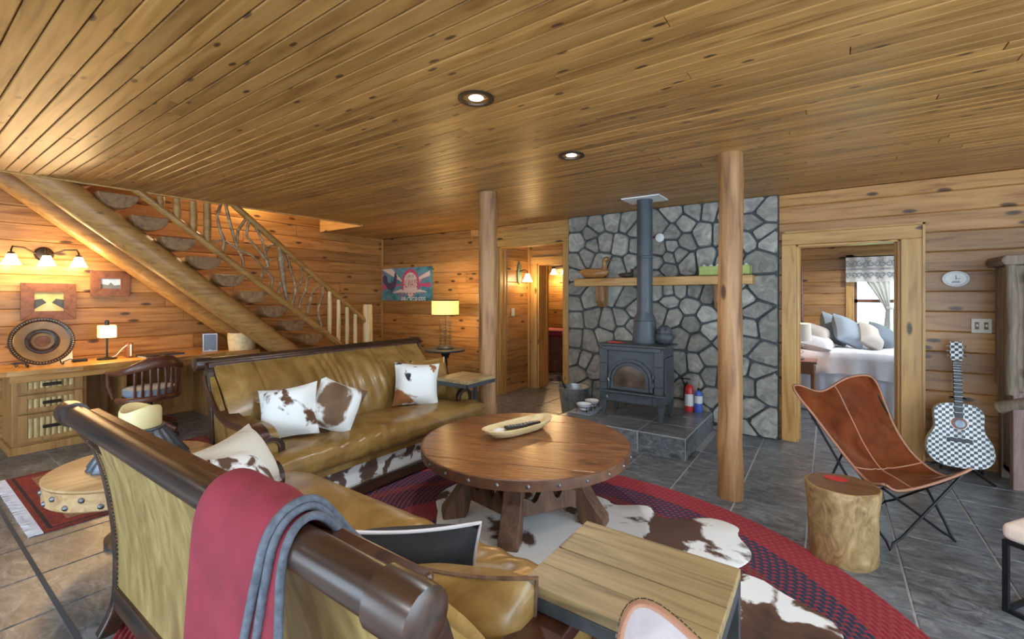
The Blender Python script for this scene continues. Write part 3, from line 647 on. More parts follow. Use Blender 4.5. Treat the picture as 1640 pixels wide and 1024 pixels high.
# wooden office chair turned to the desk
oc = thing('office_chair', 'dark wooden swivel chair with slatted back at the desk', 'chair', (-5.82, 1.68, 0), math.radians(8))
MB().lathe([(0, .395), (.2, .39), (.235, .41), (.225, .435), (0, .44)], 28).build('seat', 'walnut', oc, smooth=40)
MB().lathe([(.0, .435), (.21, .44), (.225, .47), (.22, .515), (.19, .525), (0, .525)], 28).build('seat_cushion', 'cushion_denim', oc, smooth=50)
bow = [(-.22, -.285, .68), (-.10, -.30, .685), (.05, -.285, .70), (.17, -.21, .745), (.235, -.10, .79), (.25, 0, .80), (.235, .10, .79), (.17, .21, .745), (.05, .285, .70), (-.10, .30, .685), (-.22, .285, .68)]
MB().tube(bow, [.02, .024, .028, .045, .06, .066, .06, .045, .028, .024, .02], 10, ab=(1, .38), up=(0, 0, 1)).build('bow_rail', 'walnut', oc, smooth=60)
low = [(-.10, -.25, .41), (.05, -.25, .415), (.15, -.19, .42), (.215, -.08, .425), (.225, 0, .425), (.215, .08, .425), (.15, .19, .42), (.05, .25, .415), (-.10, .25, .41)]
MB().tube(low, .03, 8, ab=(1, .6), up=(0, 0, 1)).build('lower_rail', 'walnut', oc, smooth=60)
for k in range(8):
    a = math.radians(-52+104/7*k)
    MB().tube([(.235*math.cos(a)-.01, .24*math.sin(a), .42), (.255*math.cos(a)+.0, .25*math.sin(a), .58), (.245*math.cos(a), .245*math.sin(a), .745)], .013, 8, ab=(.6, 1)).build('slat', 'walnut', oc, smooth=60)
for s in (-1, 1): MB().tube([(-.16, s*.25, .42), (-.17, s*.285, .56), (-.16, s*.29, .68)], [.016, .02, .015], 8).build('arm_post', 'walnut', oc, smooth=60)
MB().tube([(0, 0, .15), (0, 0, .395)], .024).build('column', 'black_metal', oc, smooth=60)
for k in range(4):
    a = math.radians(20+90*k); ca, sa = math.cos(a), math.sin(a)
    l = MB().tube([(.02*ca, .02*sa, .17), (.16*ca, .16*sa, .14), (.31*ca, .31*sa, .085)], [.03, .028, .022], 8, ab=(1.1, .8)).build('base_leg', 'walnut', oc, smooth=60)
    MB().tube([(.30*ca-.012*sa, .30*sa+.012*ca, .03), (.30*ca+.012*sa, .30*sa-.012*ca, .03)], .03, 12).build('caster', 'black_plastic', l)
# ---- wall sconce with three glass shades
sc = thing('wall_sconce', 'bronze wall sconce with three lit white bell shades over the desk', 'sconce', (-6.655, 1.03, 1.90))
MB().lathe([(.0, 0), (.075, 0), (.06, .02), (0, .03)], 20, sx=1, sy=1).build('backplate', 'dark_bronze', sc).rotation_euler = (0, R90, 0)
for k, y in enumerate((-.245, 0, .24)):
    MB().tube([(.02, y*.25, .0), (.06, y*.6, .05), (.11, y*.95, .055), (.13, y, .02), (.13, y, -.02)], .008, 8).build('arm', 'dark_bronze', sc, smooth=60)
    MB().lathe([(.028, 0), (.032, -.01), (.05, -.06), (.068, -.10), (.072, -.105), (.064, -.10), (.045, -.06), (.026, -.012)], 20, (.13, y, -.02)).build('glass_shade', 'lit_glass', sc, smooth=60)
    MB().lathe([(.0, .012), (.022, .01), (.03, -.012), (.0, -.012)], 14, (.13, y, -.012)).build('shade_cap', 'dark_bronze', sc)
    lamp('sconce_lamp', (.19, y, -.10), 9, (1, .68, .32), sc, .05)
# ---- two framed pictures
def framed(name, y0, y1, z0, z1, bw, label, kind):
    t = thing(name, label, 'picture', (-6.655, (y0+y1)/2, (z0+z1)/2)); w, h = (y1-y0)/2, (z1-z0)/2
    for s in (-1, 1):
        MB().prism([(s*w, -h), (s*w, h), (s*(w-bw), h-bw), (s*(w-bw), -h+bw)], 0, .025, lambda a, b, d: (d, a, b)).build('frame_side', 'frame_wood', t, bevel=.003)
        MB().prism([(-w, s*h), (w, s*h), (w-bw, s*(h-bw)), (-w+bw, s*(h-bw))], 0, .025, lambda a, b, d: (d, a, b)).build('frame_rail', 'frame_wood', t, bevel=.003)
    p = MB().box(.004, .012, -w+bw, w-bw, -h+bw, h-bw).build('print', 'screen_blue' if kind else 'photo_dusk', t)
    if kind:
        q = MB(); q.prism([(-w+bw, -h+bw), (w-bw, -h+bw), (w-bw, -.01), (.03, -.02), (0, .015), (-.02, -.015), (-w+bw, -.005)], .012, .0135, lambda a, b, d: (d, a, b)); q.build('treeline', 'pillow_slate', p)
    else:
        MB().prism([(-.05, -h+bw), (.055, -h+bw), (.012, .0), (-.012, .0)], .012, .0135, lambda a, b, d: (d, a, b)).build('path', 'photo_path', p)
        for s in (-1, 1):
            MB().prism([(s*.02, -.01), (s*.05, .03), (s*(w-bw), .02), (s*(w-bw), -h+bw+.02), (s*.06, -.04)], .012, .0132, lambda a, b, d: (d, a, b)).build('hedge', 'stove_iron', p)
    return t
plain('photo_dusk', (.55, .45, .18), .4, noise=.2, nscale=9); plain('photo_path', (.62, .52, .30), .5)
framed('framed_photo', .862, 1.27, 1.215, 1.60, .095, 'wide brown frame with photo of a tree-lined path', 0)
framed('framed_photo', 1.385, 1.73, 1.462, 1.75, .088, 'smaller brown frame with a pale blue lake photo', 1)
# ---- canvas poster on the back wall
m_, nt_, b_ = nodes('poster_paint'); v_, _ = coords(nt_, rnd=False); n_ = N(nt_, 'ShaderNodeTexNoise'); n_.inputs['Scale'].default_value = 4.5; n_.inputs['Detail'].default_value = 4; nt_.links.new(v_, n_.inputs[0])
rp_ = ramp(nt_, n_.outputs[0], [(.3, (.04, .05, .09)), (.42, (.05, .20, .24)), (.52, (.10, .30, .36)), (.6, (.20, .12, .26)), (.75, (.45, .30, .33))]); nt_.links.new(rp_.outputs[0], b_.inputs['Base Color']); b_.inputs['Roughness'].default_value = .6
plain('poster_cream', (.66, .52, .46), .6); plain('poster_pink', (.50, .07, .15), .6); plain('poster_dark', (.07, .05, .10), .6); plain('poster_maroon', (.34, .05, .09), .6)
po = thing('canvas_poster', 'colourful rooster canvas print with lettering on the pine wall', 'poster', (-6.0, 5.33, 1.675))
PW, PH = .62, .285
MB().box(-PW, PW, -.012, .028, -PH, PH).build('canvas', 'poster_paint', po)
fp = lambda y: (lambda a, b, d: (a, y-d, b))
def flat(name, poly, mat, lay, par): return MB().prism(poly, 0, .0012, fp(-.0122-.0012*lay)).build(name, mat, par)
flat('sun_ray', [(.05, 0), (.60, .13), (.60, .22)], 'poster_cream', 0, po); flat('sun_ray', [(.05, -.02), (.61, -.06), (.61, .02)], 'poster_pink', 0, po); flat('sun_ray', [(0, 0), (-.62, .27), (-.35, .28)], 'poster_cream', 0, po)
flat('sun_ray', [(0, 0), (-.61, -.1), (-.61, 0)], 'poster_pink', 0, po)
arch = lambda cx, cz, w, h, n=14: [(cx-w, cz-h), (cx+w, cz-h)]+[(cx+w*math.cos(PI*k/n), cz+w*1.05*math.sin(PI*k/n)) for k in range(n+1)]
flat('banner_arch', arch(.13, .03, .215, .13), 'poster_pink', 1, po); flat('arch_panel', arch(.13, .02, .17, .12), 'poster_cream', 2, po)
flat('table_shape', [(-.35, -.15), (.55, -.14), (.35, -.09), (-.12, -.09)], 'poster_cream', 1, po); flat('pennant', [(-.02, -.13), (.29, -.13), (.135, -.24)], 'poster_cream', 2, po)
flat('rooster', [(-.58, .04), (-.60, .13), (-.54, .17), (-.48, .14), (-.46, .05), (-.40, .02), (-.31, .06), (-.27, .19), (-.235, .20), (-.22, .15), (-.20, .13), (-.225, .10), (-.23, 0), (-.29, -.09), (-.34, -.11), (-.345, -.17), (-.37, -.17), (-.37, -.11), (-.46, -.08), (-.53, 0)], 'poster_dark', 1, po)
flat('comb', [(-.275, .19), (-.26, .225), (-.25, .205), (-.238, .23), (-.23, .20)], 'poster_maroon', 2, po)
def lettering(txt, size, x, z, mat, lay, sx=1., sy=1., cut=None):
    cu = bpy.data.curves.new('lettering', 'FONT'); cu.body = txt; cu.size = size; cu.align_x = 'CENTER'; cu.align_y = 'BOTTOM'; cu.extrude = .0006
    o = bpy.data.objects.new('tmp', cu); COL.objects.link(o); bpy.context.view_layer.update()
    me = bpy.data.meshes.new_from_object(o.evaluated_get(bpy.context.evaluated_depsgraph_get())); bpy.data.objects.remove(o)
    bm = bmesh.new(); bm.from_mesh(me)
    for v in bm.verts: v.co = Vector((v.co.x*sx, v.co.y*sy, v.co.z))
    if cut is not None: bmesh.ops.bisect_plane(bm, geom=bm.verts[:]+bm.edges[:]+bm.faces[:], plane_co=(0, cut, 0), plane_no=(0, -1, 0), clear_outer=True)
    bm.to_mesh(me); bm.free(); me.materials.clear(); me.materials.append(M[mat])
    q = bpy.data.objects.new('lettering', me); COL.objects.link(q); q.parent = po; q.location = (x, -.0134-.0012*lay, z); q.rotation_euler = (R90, 0, 0)
lettering('LIFE IS', .065, .13, .095, 'poster_dark', 2); lettering('ALWAYS', .15, .13, -.10, 'poster_maroon', 2, .62, 1.35); lettering('IN', .05, .135, -.19, 'poster_dark', 2); lettering('PROGRESS', .13, .20, -PH-.055, 'label_white', 2, 1., 1., .056)
for s in (-1, 1): flat('diamond', [(.135+s*.08, -.185), (.135+s*.08+.028, -.165), (.135+s*.08, -.145), (.135+s*.08-.028, -.165)], 'poster_pink', 3, po)
# ================================================================ sofas
def offs(path, d):
    out = []
    for i, p in enumerate(path):
        a = path[max(i-1, 0)]; b = path[min(i+1, len(path)-1)]; tx, ty = b[0]-a[0], b[1]-a[1]; l = math.hypot(tx, ty) or 1
        out.append((p[0]-ty/l*d, p[1]+tx/l*d))
    return out
def cr(path, n=6):
    """Catmull-Rom refinement of a 2d path"""
    out = []
    for i in range(len(path)-1):
        p0, p1, p2, p3 = path[max(i-1, 0)], path[i], path[i+1], path[min(i+2, len(path)-1)]
        for k in range(n):
            t = k/n; out.append(tuple(.5*(2*p1[q]+(p2[q]-p0[q])*t+(2*p0[q]-5*p1[q]+4*p2[q]-p3[q])*t*t+(3*p1[q]-p0[q]-3*p2[q]+p3[q])*t**3) for q in range(len(p1))))
    return out+[path[-1]]
SL = 2.04
PROF = cr([(.03, .945), (.10, .86), (.175, .775), (.265, .65), (.32, .54), (.352, .36), (.365, .19)], 4)
REAR = cr([(.03, .945), (.055, .90), (.085, .80), (.11, .705), (.135, .54), (.15, .378), (.15, .19)], 4)
def samp(path, v):
    k = v*(len(path)-1); i = min(int(k), len(path)-2); t = k-i
    return tuple(path[i][q]+(path[i+1][q]-path[i][q])*t for q in range(2))
ARM = cr([(.06, .90), (.12, .81), (.20, .725), (.29, .665), (.42, .632), (.58, .632), (.68, .62), (.745, .585), (.775, .52), (.78, .42), (.78, .30)], 4)
def make_sofa(label, loc, rz):
    t = thing('leather_sofa', label, 'sofa', loc, rz, 'matching leather sofas'); hl = SL/2
    # top rail with turned caps
    MB().box(-hl+.02, hl-.02, .025, .085, .945, .985).build('top_board', 'sofa_wood_red', t, bevel=.008)
    MB().tube([(-hl-.03, 0, .975), (hl+.03, 0, .975)], .041, 18).build('top_rail', 'sofa_wood', t, smooth=60)
    for s in (-1, 1): MB().tube([(s*(hl-.05), 0, .975), (s*(hl+.02), 0, .975), (s*(hl+.045), 0, .975), (s*(hl+.052), 0, .975)], [.050, .050, .048, .03], 18).build('rail_cap', 'sofa_wood', t, smooth=50)
    # stiles: sweeping S-shaped side posts with rear legs
    sp_ = cr([(.01, .965), (.05, .90), (.085, .80), (.11, .705), (.135, .54), (.15, .378), (.15, .19), (.135, .09), (.09, 0)], 4)
    poly = offs(sp_, -.022)+offs(sp_, .045)[::-1]
    ep = offs(PROF, .02); ep = [(.06, .93)]+[p for p in ep if p[1] < .93]+[(.37, .12), (.17, .12)]+[p for p in REAR[::-1] if p[1] < .93]
    for s in (-1, 1): MB().prism(poly, s*(hl-.05), s*hl, lambda a, b, d: (d, a, b)).build('side_post', 'sofa_wood', t, bevel=.006); MB().prism(ep, s*(hl-.045), s*(hl-.012), lambda a, b, d: (d, a, b)).build('end_panel', 'leather_tan', t)
    # rear panel and front backrest
    rear = offs(REAR, -.004)
    MB().sheet(lambda u, v: (-hl+.045+u*(SL-.09), *samp(rear, v)), 2, 22, .016).build('back_panel', 'leather_back', t, smooth=60); MB().box(-hl+.05, hl-.05, .15, .36, .14, .42).build('back_frame', 'leather_back', t)
    fr_ = offs(PROF, .035)
    def bk(u, v):
        y, z = samp(fr_, v*.83); mid = math.exp(-((u-.5)/.2)**4); puff = .03*math.sin(PI*min(1, v*1.05))*min(1, 12*min(u, 1-u))
        w = .011*math.sin(u*150+3*math.sin(u*23)+v*2)*mid*math.sin(PI*v)
        seam = -.012*(math.exp(-((u-.14)/.006)**2)+math.exp(-((u-.86)/.006)**2))
        return (-hl+.05+u*(SL-.1), y+.75*(puff+w+seam), z+.6*(puff+w+seam))
    MB().sheet(bk, 150, 18, .03).build('backrest', 'leather_tan', t, smooth=70)
    MB().box(-hl+.04, hl-.04, .125, .185, .10, .20).build('rear_rail', 'sofa_wood', t, bevel=.006)
    # seat
    def st_(u, v):
        e = min(1, 14*min(u, 1-u))
        pth = [(.40, .44), (.55, .462), (.75, .47), (.90, .462), (.965, .44), (.985, .40), (.98, .34), (.96, .315), (.90, .31)]
        y, z = samp(pth, v); wid = hl-.165+.15*min(1, max(0, (y-.80)/.03)); x = -wid+2*wid*u; k = .006*math.sin(u*90+2*math.sin(9*v))*math.exp(-((u-.68)/.17)**4)*(v < .55)
        return (x, y, z-.02*(1-e)*(v < .6)+k)
    MB().sheet(st_, 120, 25, .02).build('seat_cushion', 'leather_tan', t, smooth=70)
    MB().box(-hl+.08, hl-.08, .38, .95, .26, .42).build('seat_deck', 'leather_tan', t)
    MB().box(-hl+.06, hl-.06, .885, .91, .09, .31).build('hide_apron', 'hide_panel', t); MB().box(-hl+.03, hl-.03, .885, .935, .02, .10).build('front_rail', 'sofa_wood', t, bevel=.008)
    for s in (-1, 1):
        inner = offs(ARM, -.045)
        MB().prism(ARM+inner[::-1], s*(hl-.11), s*(hl+.008), lambda a, b, d: (d, a, b)).build('arm_rail', 'sofa_wood_red', t, bevel=.005)
        pan = [p for p in offs(ARM, -.02) if p[1] < .80]+[(.78, .08), (.36, .08)]
        MB().prism(pan, s*(hl-.17), s*(hl-.03), lambda a, b, d: (d, a, b)).build('arm_panel', 'leather_tan', t, bevel=.02, seg=3)
        # wooden arch framing the front of the arm, leather infill inside it
        def ar(w_, zt, n=10): return [(-w_, .10), (-w_, zt-w_)]+[(-w_*math.cos(PI*k/n), zt-w_+w_*.8*math.sin(PI*k/n)) for k in range(1, n)]+[(w_, zt-w_), (w_, .10)]
        xc = s*(hl-.085); o_ = ar(.098, .585); i_ = ar(.056, .545)
        MB().prism(o_+i_[::-1], .765, .805, lambda a, b, d: (xc+a, d, b)).build('arm_front_arch', 'sofa_wood', t, bevel=.005)
        MB().prism(i_, .765, .797, lambda a, b, d: (xc+a, d, b)).build('arm_front_panel', 'leather_tan', t, bevel=.006)
    nm = MB()
    def nail(x, y, z, dx, dy, dz):
        n = Vector((dx, dy, dz)).normalized(); a = n.orthogonal().normalized()*.0055; b = n.cross(a.normalized())*.0055; c = Vector((x, y, z))
        nm.add([c+a, c+b, c-a, c-b, c+n*.004], [(0, 1, 4), (1, 2, 4), (2, 3, 4), (3, 0, 4)])
    for s in (-1, 1):
        for k in range(60):
            y, z = samp(rear, k/59); nail(s*(hl-.062), y-.012, z-.004, 0, -1, -.3)
        fa = offs(ARM, -.055)
        q_ = ar(.062, .551, 16)
        for k in range(30): a_, z = samp(q_, k/29); nail(xc+a_, .8055, z, 0, 1, 0)
    for k in range(130):
        x = -hl+.06+(SL-.12)*k/129; y, z = fr_[1]; nail(x, y+.025, z+.008, 0, .7, .7); nail(x, .9105, .108, 0, 1, 0)
    stuff(nm.build('nailheads', 'brass_nail', t))
    return t
make_sofa('long tan leather sleigh sofa facing the coffee table, back to the desk', (-3.7, 2.39, 0), -R90)
make_sofa('tan leather sofa seen from behind with a red blanket over it', (-1.56, .48, 0), 0)

# ---- pillows
def pillow(label, mat, loc, rot, w=.44, h=.44, t=.15, group='throw pillows on the sofas', back=None, edge=None, name='throw_pillow', cat='pillow'):
    n = 15; e = thing(name, label, cat, loc, 0, group); e.rotation_euler = rot
    def side(s):
        def f(u, v):
            x, z = 2*u-1, 2*v-1; th = ((1-x**4)*(1-z**4))**.75*t*.72
            px = x*(1-.10*(1-x*x)*0-.07*(1-z*z)*0); sc_ = 1-.10*(1-x*x*z*z)*(x*x+z*z-x*x*z*z)
            return (x*w/2*sc_, -s*th, z*h/2*sc_)
        return f
    MB().grid(side(1), n, n).build('front_cover', mat, e, smooth=70); MB().grid(side(-1), n, n).build('back_cover', back or mat, e, smooth=70)
    if edge:
        pts = []
        for k in range(48):
            q = k/48*4; i = int(q); fq = q-i; x, z = [(-1+2*fq, -1), (1, -1+2*fq), (1-2*fq, 1), (-1, 1-2*fq)][i]
            sc_ = 1-.10*(1-x*x*z*z)*(x*x+z*z-x*x*z*z); pts.append((x*w/2*sc_, 0, z*h/2*sc_))
        MB().tube(pts+[pts[0]], .006, 6, caps=False).build('fur_edge', edge, e, smooth=60)
    return e
rd = math.radians
# sofa facing +X: the pillow front (-y) has to look to +X, so turn by +90
pillow('white hide pillow with two brown spots, against the sofa arm', 'hide_white_brown', (-3.13, 1.70, .645), (rd(-26), rd(-8), rd(48)), .40, .38)
pillow('brown and white brindled hide pillow leaning on its corner', 'hide_brindle', (-3.0, 1.99, .64), (rd(-24), rd(24), rd(58)), .36, .38, back='leather_tan')
pillow('bright white hide pillow with rust brown and black patches', 'hide_white_rust', (-3.12, 2.90, .65), (rd(-18), rd(5), rd(55)), .42, .40)
pillow('plain olive leather pillow behind the bright white pillow', 'leather_tan', (-3.21, 3.17, .645), (rd(-16), 0, rd(80)), .42, .42)
pillow('cream hide pillow with brown stripe at the sofa corner', 'hide_cream', (-2.30, 1.00, .64), (rd(-30), rd(-6), rd(115)), .38, .34)
pillow('small pillow of dark speckled hide in front of the cream pillow', 'hide_speckle', (-2.10, .93, .625), (rd(-30), rd(12), rd(140)), .34, .34)
pillow('black hide pillow edged in white fur', 'hide_black', (-1.09, .99, .575), (rd(-14), rd(0), rd(222)), .44, .36, .12, back='hide_black', edge='linen_white')
pillow('shiny tan leather pillow with brindled edge next to the black pillow', 'leather_tan', (-.80, .945, .545), (rd(-10), rd(3), rd(200)), .40, .38, .15, back='leather_tan', edge='fur_brown')

# ---- red blanket folded over the rear sofa rail
bl = thing('red_blanket', 'red wool blanket with grey binding draped over the sofa back', 'blanket')
over = [(.415, .10), (.418, .50), (.420, .86), (.424, .965), (.445, 1.018), (.48, 1.035), (.515, 1.025), (.55, .985), (.60, .915), (.68, .825), (.76, .715), (.80, .62)]
pth = cr(over, 4)
def lay(x0, x1, o, v0, v1, sa, sb):
    p = offs(pth, o)
    def f(u, v):
        y, z = samp(p, v0+(v1-v0)*v); dn = max(0, (.95-z))*(1 if y < .47 else 0)
        return (x0+(x1-x0)*u-(sa+(sb-sa)*u)*dn+.006*math.sin(9*v+5*u), y-.012*dn*math.sin(6*u+1)-.004*math.sin(u*11), z+.004*math.sin(u*13))
    return f
for k, (x0, x1, o, v0, v1, sa, sb) in enumerate(((-1.13, -.86, .020, 0, 1., .12, .30), (-1.11, -.85, .008, .0, .92, .05, .22), (-1.10, -.825, -.004, .0, .8, 0., .0))):
    f = lay(x0, x1, o, v0, v1, sa, sb); c = MB().sheet(f, 16, 46, .009).build('fold', 'red_wool', bl, smooth=70)
    MB().tube([f(1, j/45) for j in range(46)], .0085, 8, ab=(1, 1)).build('binding', 'binding_grey', c, smooth=60)

# ================================================================ round coffee table
TZ, TR = .48, .705
ct = thing('round_coffee_table', 'big round rustic plank coffee table with studded rim and carved legs', 'table', (-1.71, 2.59, 0))
pa = rd(20); nb = 6; w = 2*TR/nb
for k in range(nb):
    x0 = -TR+k*w; x1 = x0+w; poly = []
    xs = [x0+.001+(w-.002)*i/8 for i in range(9)]
    top = [(x, math.sqrt(max(0, (TR-.012)**2-x*x)) if abs(x) < TR-.012 else 0) for x in xs]
    poly = top+[(x, -y) for x, y in top[::-1]]
    cl = [poly[0]]
    for p in poly[1:]:
        if math.hypot(p[0]-cl[-1][0], p[1]-cl[-1][1]) > 1e-4: cl.append(p)
    if math.hypot(cl[0][0]-cl[-1][0], cl[0][1]-cl[-1][1]) < 1e-4: cl.pop()
    o = MB().prism([(y, -x) for x, y in cl], TZ-.05, TZ-.0015*(k % 2), lambda a, b, d: (a, b, d)).build('top_plank', 'table_wood', ct, bevel=.002); o.rotation_euler = (0, 0, pa)
MB().lathe([(TR-.012, TZ-.062), (TR, TZ-.06), (TR+.002, TZ-.03), (TR, TZ-.003), (TR-.006, TZ+.001), (TR-.012, TZ-.002)], 72).build('rim_band', 'table_band', ct, smooth=40)
for k in range(26):
    a = 2*PI*k/26; MB().lathe([(.013, 0), (.010, .006), (0, .009)], 8).build('stud', 'stud', ct, smooth=60, loc=(TR*math.cos(a), TR*math.sin(a), TZ-.032)).rotation_euler = (0, R90, a)
LEG = [(.20, .415), (.44, .415), (.455, .36), (.42, .31), (.435, .24), (.475, .18), (.52, .12), (.565, .07), (.57, .02), (.53, 0), (.43, 0), (.40, .05), (.385, .12), (.35, .17), (.33, .25), (.25, .30)]
LEGA = [rd(229), rd(293), rd(8), rd(112)]
for a in LEGA:
    ca, sa = math.cos(a), math.sin(a)
    l = MB().prism(LEG, -.06, .06, lambda r, z, d: (r*ca-d*sa, r*sa+d*ca, z)).build('leg', 'table_leg_wood', ct, bevel=.008)
for i_ in range(4):
    a, b = LEGA[i_], LEGA[(i_+1) % 4]; P_, Q_ = Vector((.40*math.cos(a), .40*math.sin(a), 0)), Vector((.40*math.cos(b), .40*math.sin(b), 0))
    D_ = Q_-P_; Ln = D_.length; D_.normalize(); Nn = Vector((-D_.y, D_.x, 0)); sc_p = [(0, .13), (Ln, .13), (Ln, .26)]
    for k in range(31):
        q = 1-k/30; sc_p.append((Ln*q, .235+.028*math.sin(q*6*PI)+.012*math.sin(q*12*PI)+(.03 if .46 < q < .54 else 0)))
    MB().prism(sc_p, -.025, .025, lambda r, z, d: tuple(P_+D_*r+Nn*d+Vector((0, 0, z)))).build('scalloped_stretcher', 'table_leg_wood', ct, bevel=.004)
MB().box(-.10, .10, -.10, .10, .30, .43).build('hub', 'table_leg_wood', ct, bevel=.01)
# dough bowl and remotes
db = thing('dough_bowl', 'long shallow carved wooden dough bowl on the coffee table', 'bowl', (-1.84, 2.70, TZ), rd(77))
def dough(u, v):
    th = 2*PI*u; ex = abs(math.cos(th))**.75*(1 if math.cos(th) > 0 else -1); ey = abs(math.sin(th))**.9*(1 if math.sin(th) > 0 else -1)
    prof = [(0, .004), (.7, .004), (.93, .035), (1.0, .062), (.94, .064), (.84, .036), (.64, .016), (0, .014)]
    r, z = samp(prof, v); return (.325*ex*r, .115*ey*r, z+.014*abs(ex)**3*(r > .8))
MB().grid(dough, 41, 25).build('bowl_body', 'dough_wood', db, smooth=60)
def remote(label, x, y, rz, L, w_, mat, name='remote_control', cat='remote control'):
    t = thing(name, label, cat, (x, y, TZ+.030), rz); MB().box(-L/2, L/2, -w_/2, w_/2, 0, .018).build('case', mat, t, bevel=.006)
    for i in range(5):
        for j in (-1, 0, 1): MB().box(-L*.36+i*L*.15-.004, -L*.36+i*L*.15+.006, j*w_*.27-.004, j*w_*.27+.004, .018, .021).build('button', 'grey_plastic', t)
    return t
remote('slim black remote control lying at the far side of the dough bowl', -1.82, 2.80, rd(70), .20, .045, 'black_plastic'); remote('wide dark remote control in the middle of the dough bowl', -1.86, 2.69, rd(62), .17, .055, 'black_plastic')
ms = thing('computer_mouse', 'white mouse at the near end of the dough bowl', 'mouse', (-1.905, 2.535, TZ+.022), rd(80)); MB().lathe([(0, 0), (.05, .0), (.055, .010), (.045, .024), (.02, .031), (0, .032)], 20, sx=1.05, sy=.62).build('shell', 'white_plastic', ms, smooth=60); MB().box(.0, .05, -.001, .001, .024, .03).build('button_gap', 'grey_plastic', ms)

# ================================================================ rugs
RX, RY, RC = 1.90, 1.62, (-1.35, 1.88)
m_, nt_, b_ = nodes('braid'); tc = N(nt_, 'ShaderNodeTexCoord'); mp = N(nt_, 'ShaderNodeMapping'); mp.inputs['Scale'].default_value = (1/RX, 1/RY, 0); nt_.links.new(tc.outputs['Object'], mp.inputs[0])
ln = N(nt_, 'ShaderNodeVectorMath', operation='LENGTH'); nt_.links.new(mp.outputs[0], ln.inputs[0])
RED, RD2, DK, NV = (.30, .028, .042), (.23, .022, .034), (.05, .03, .045), (.035, .04, .075)
zone = ramp(nt_, ln.outputs['Value'], [(0, RD2), (.30, DK), (.42, RED), (.56, DK), (.70, RD2), (.74, NV), (.87, RED)], 'CONSTANT')
# strand flecks along each braid
sep = N(nt_, 'ShaderNodeSeparateXYZ'); nt_.links.new(mp.outputs[0], sep.inputs[0]); at = N(nt_, 'ShaderNodeMath', operation='ARCTAN2'); nt_.links.new(sep.outputs[1], at.inputs[0]); nt_.links.new(sep.outputs[0], at.inputs[1])
f1 = N(nt_, 'ShaderNodeMath', operation='MULTIPLY'); f1.inputs[1].default_value = 150; nt_.links.new(at.outputs[0], f1.inputs[0])
f2 = N(nt_, 'ShaderNodeMath', operation='MULTIPLY'); f2.inputs[1].default_value = 80*PI; nt_.links.new(ln.outputs['Value'], f2.inputs[0])
ad = N(nt_, 'ShaderNodeMath', operation='ADD'); nt_.links.new(f1.outputs[0], ad.inputs[0]); nt_.links.new(f2.outputs[0], ad.inputs[1])
sn = N(nt_, 'ShaderNodeMath', operation='SINE'); nt_.links.new(ad.outputs[0], sn.inputs[0])
fl_ = ramp(nt_, sn.outputs[0], [(.0, (0, 0, 0)), (.55, (0, 0, 0)), (.7, (1, 1, 1))])
other = ramp(nt_, ln.outputs['Value'], [(0, (.09, .05, .04)), (.30, (.26, .03, .045)), (.42, (.16, .07, .045)), (.56, (.30, .035, .05)), (.70, (.13, .09, .06)), (.74, (.34, .04, .06)), (.87, (.36, .06, .055))], 'CONSTANT')
col = mixc(nt_, fl_.outputs[0], zone.outputs[0], other.outputs[0]); nt_.links.new(col, b_.inputs['Base Color']); b_.inputs['Roughness'].default_value = .9
bump(nt_, b_, sn.outputs[0], .3, .003)
rg = MB(); rings = 80; V = []; F = []; n = 160; prof = []
for k in range(rings):
    r0, r1 = k/rings, (k+1)/rings
    for q, z in ((.08, .003), (.3, .0085), (.5, .010), (.7, .0085), (.92, .003)): prof.append((r0+(r1-r0)*q, z))
prof.append((1.0, 0))
for r, z in prof:
    for j in range(n): th = 2*PI*j/n; V.append((RX*r*math.cos(th), RY*r*math.sin(th), z))
for i in range(len(prof)-1):
    for j in range(n): F.append((i*n+j, i*n+(j+1) % n, (i+1)*n+(j+1) % n, (i+1)*n+j))
F.append(tuple(range(n)))
tag(rg.add(V, F).build('braided_rug', 'braid', smooth=80, loc=(RC[0], RC[1], .001)), 'large oval red and navy braided rug under the coffee table', 'rug')
# cowhide
HID = [(-2.16, 2.20), (-2.30, 2.33), (-2.36, 2.50), (-2.33, 2.74), (-2.22, 2.86), (-2.05, 2.90), (-1.90, 3.00), (-1.70, 3.08), (-1.48, 3.05), (-1.30, 3.02), (-1.213, 2.98), (-1.03, 3.09), (-.93, 2.99), (-.80, 3.02), (-.62, 3.16), (-.47, 3.13), (-.45, 3.02), (-.36, 2.86),
 (-.37, 2.72), (-.46, 2.56), (-.60, 2.40), (-.62, 2.2), (-.66, 2.02), (-.66, 1.85), (-.7, 1.68), (-.95, 1.62), (-1.2, 1.66), (-1.5, 1.62), (-1.72, 1.72), (-1.85, 1.9), (-2.0, 2.02)]
hp = cr(HID+[HID[0]], 4)[:-1]; cx, cy = -1.2, 2.4; m = MB(); nn = len(hp); V = []; F = []
for rr, z in ((1.0, .012), (.985, .0165), (.8, .017), (.5, .017), (.2, .017)):
    for x, y in hp: V.append(((x-cx)*rr, (y-cy)*rr, z))
for i in range(4):
    for j in range(nn): F.append((i*nn+j, i*nn+(j+1) % nn, (i+1)*nn+(j+1) % nn, (i+1)*nn+j))
F.append(tuple(4*nn+j for j in range(nn)))
tag(m.add(V, F).build('cowhide_rug', 'hide_rug', smooth=60, loc=(cx, cy, 0)), 'white cowhide with dark brown patches lying on the braided rug', 'cowhide rug')
HD2 = [(-.27, 2.60), (-.175, 2.54), (-.08, 2.50), (0.0, 2.46), (.05, 2.36), (.02, 2.27), (-.08, 2.20), (-.16, 2.05), (-.33, 1.86), (-.55, 1.78), (-.74, 1.98), (-.70, 2.28), (-.52, 2.50), (-.38, 2.60)]
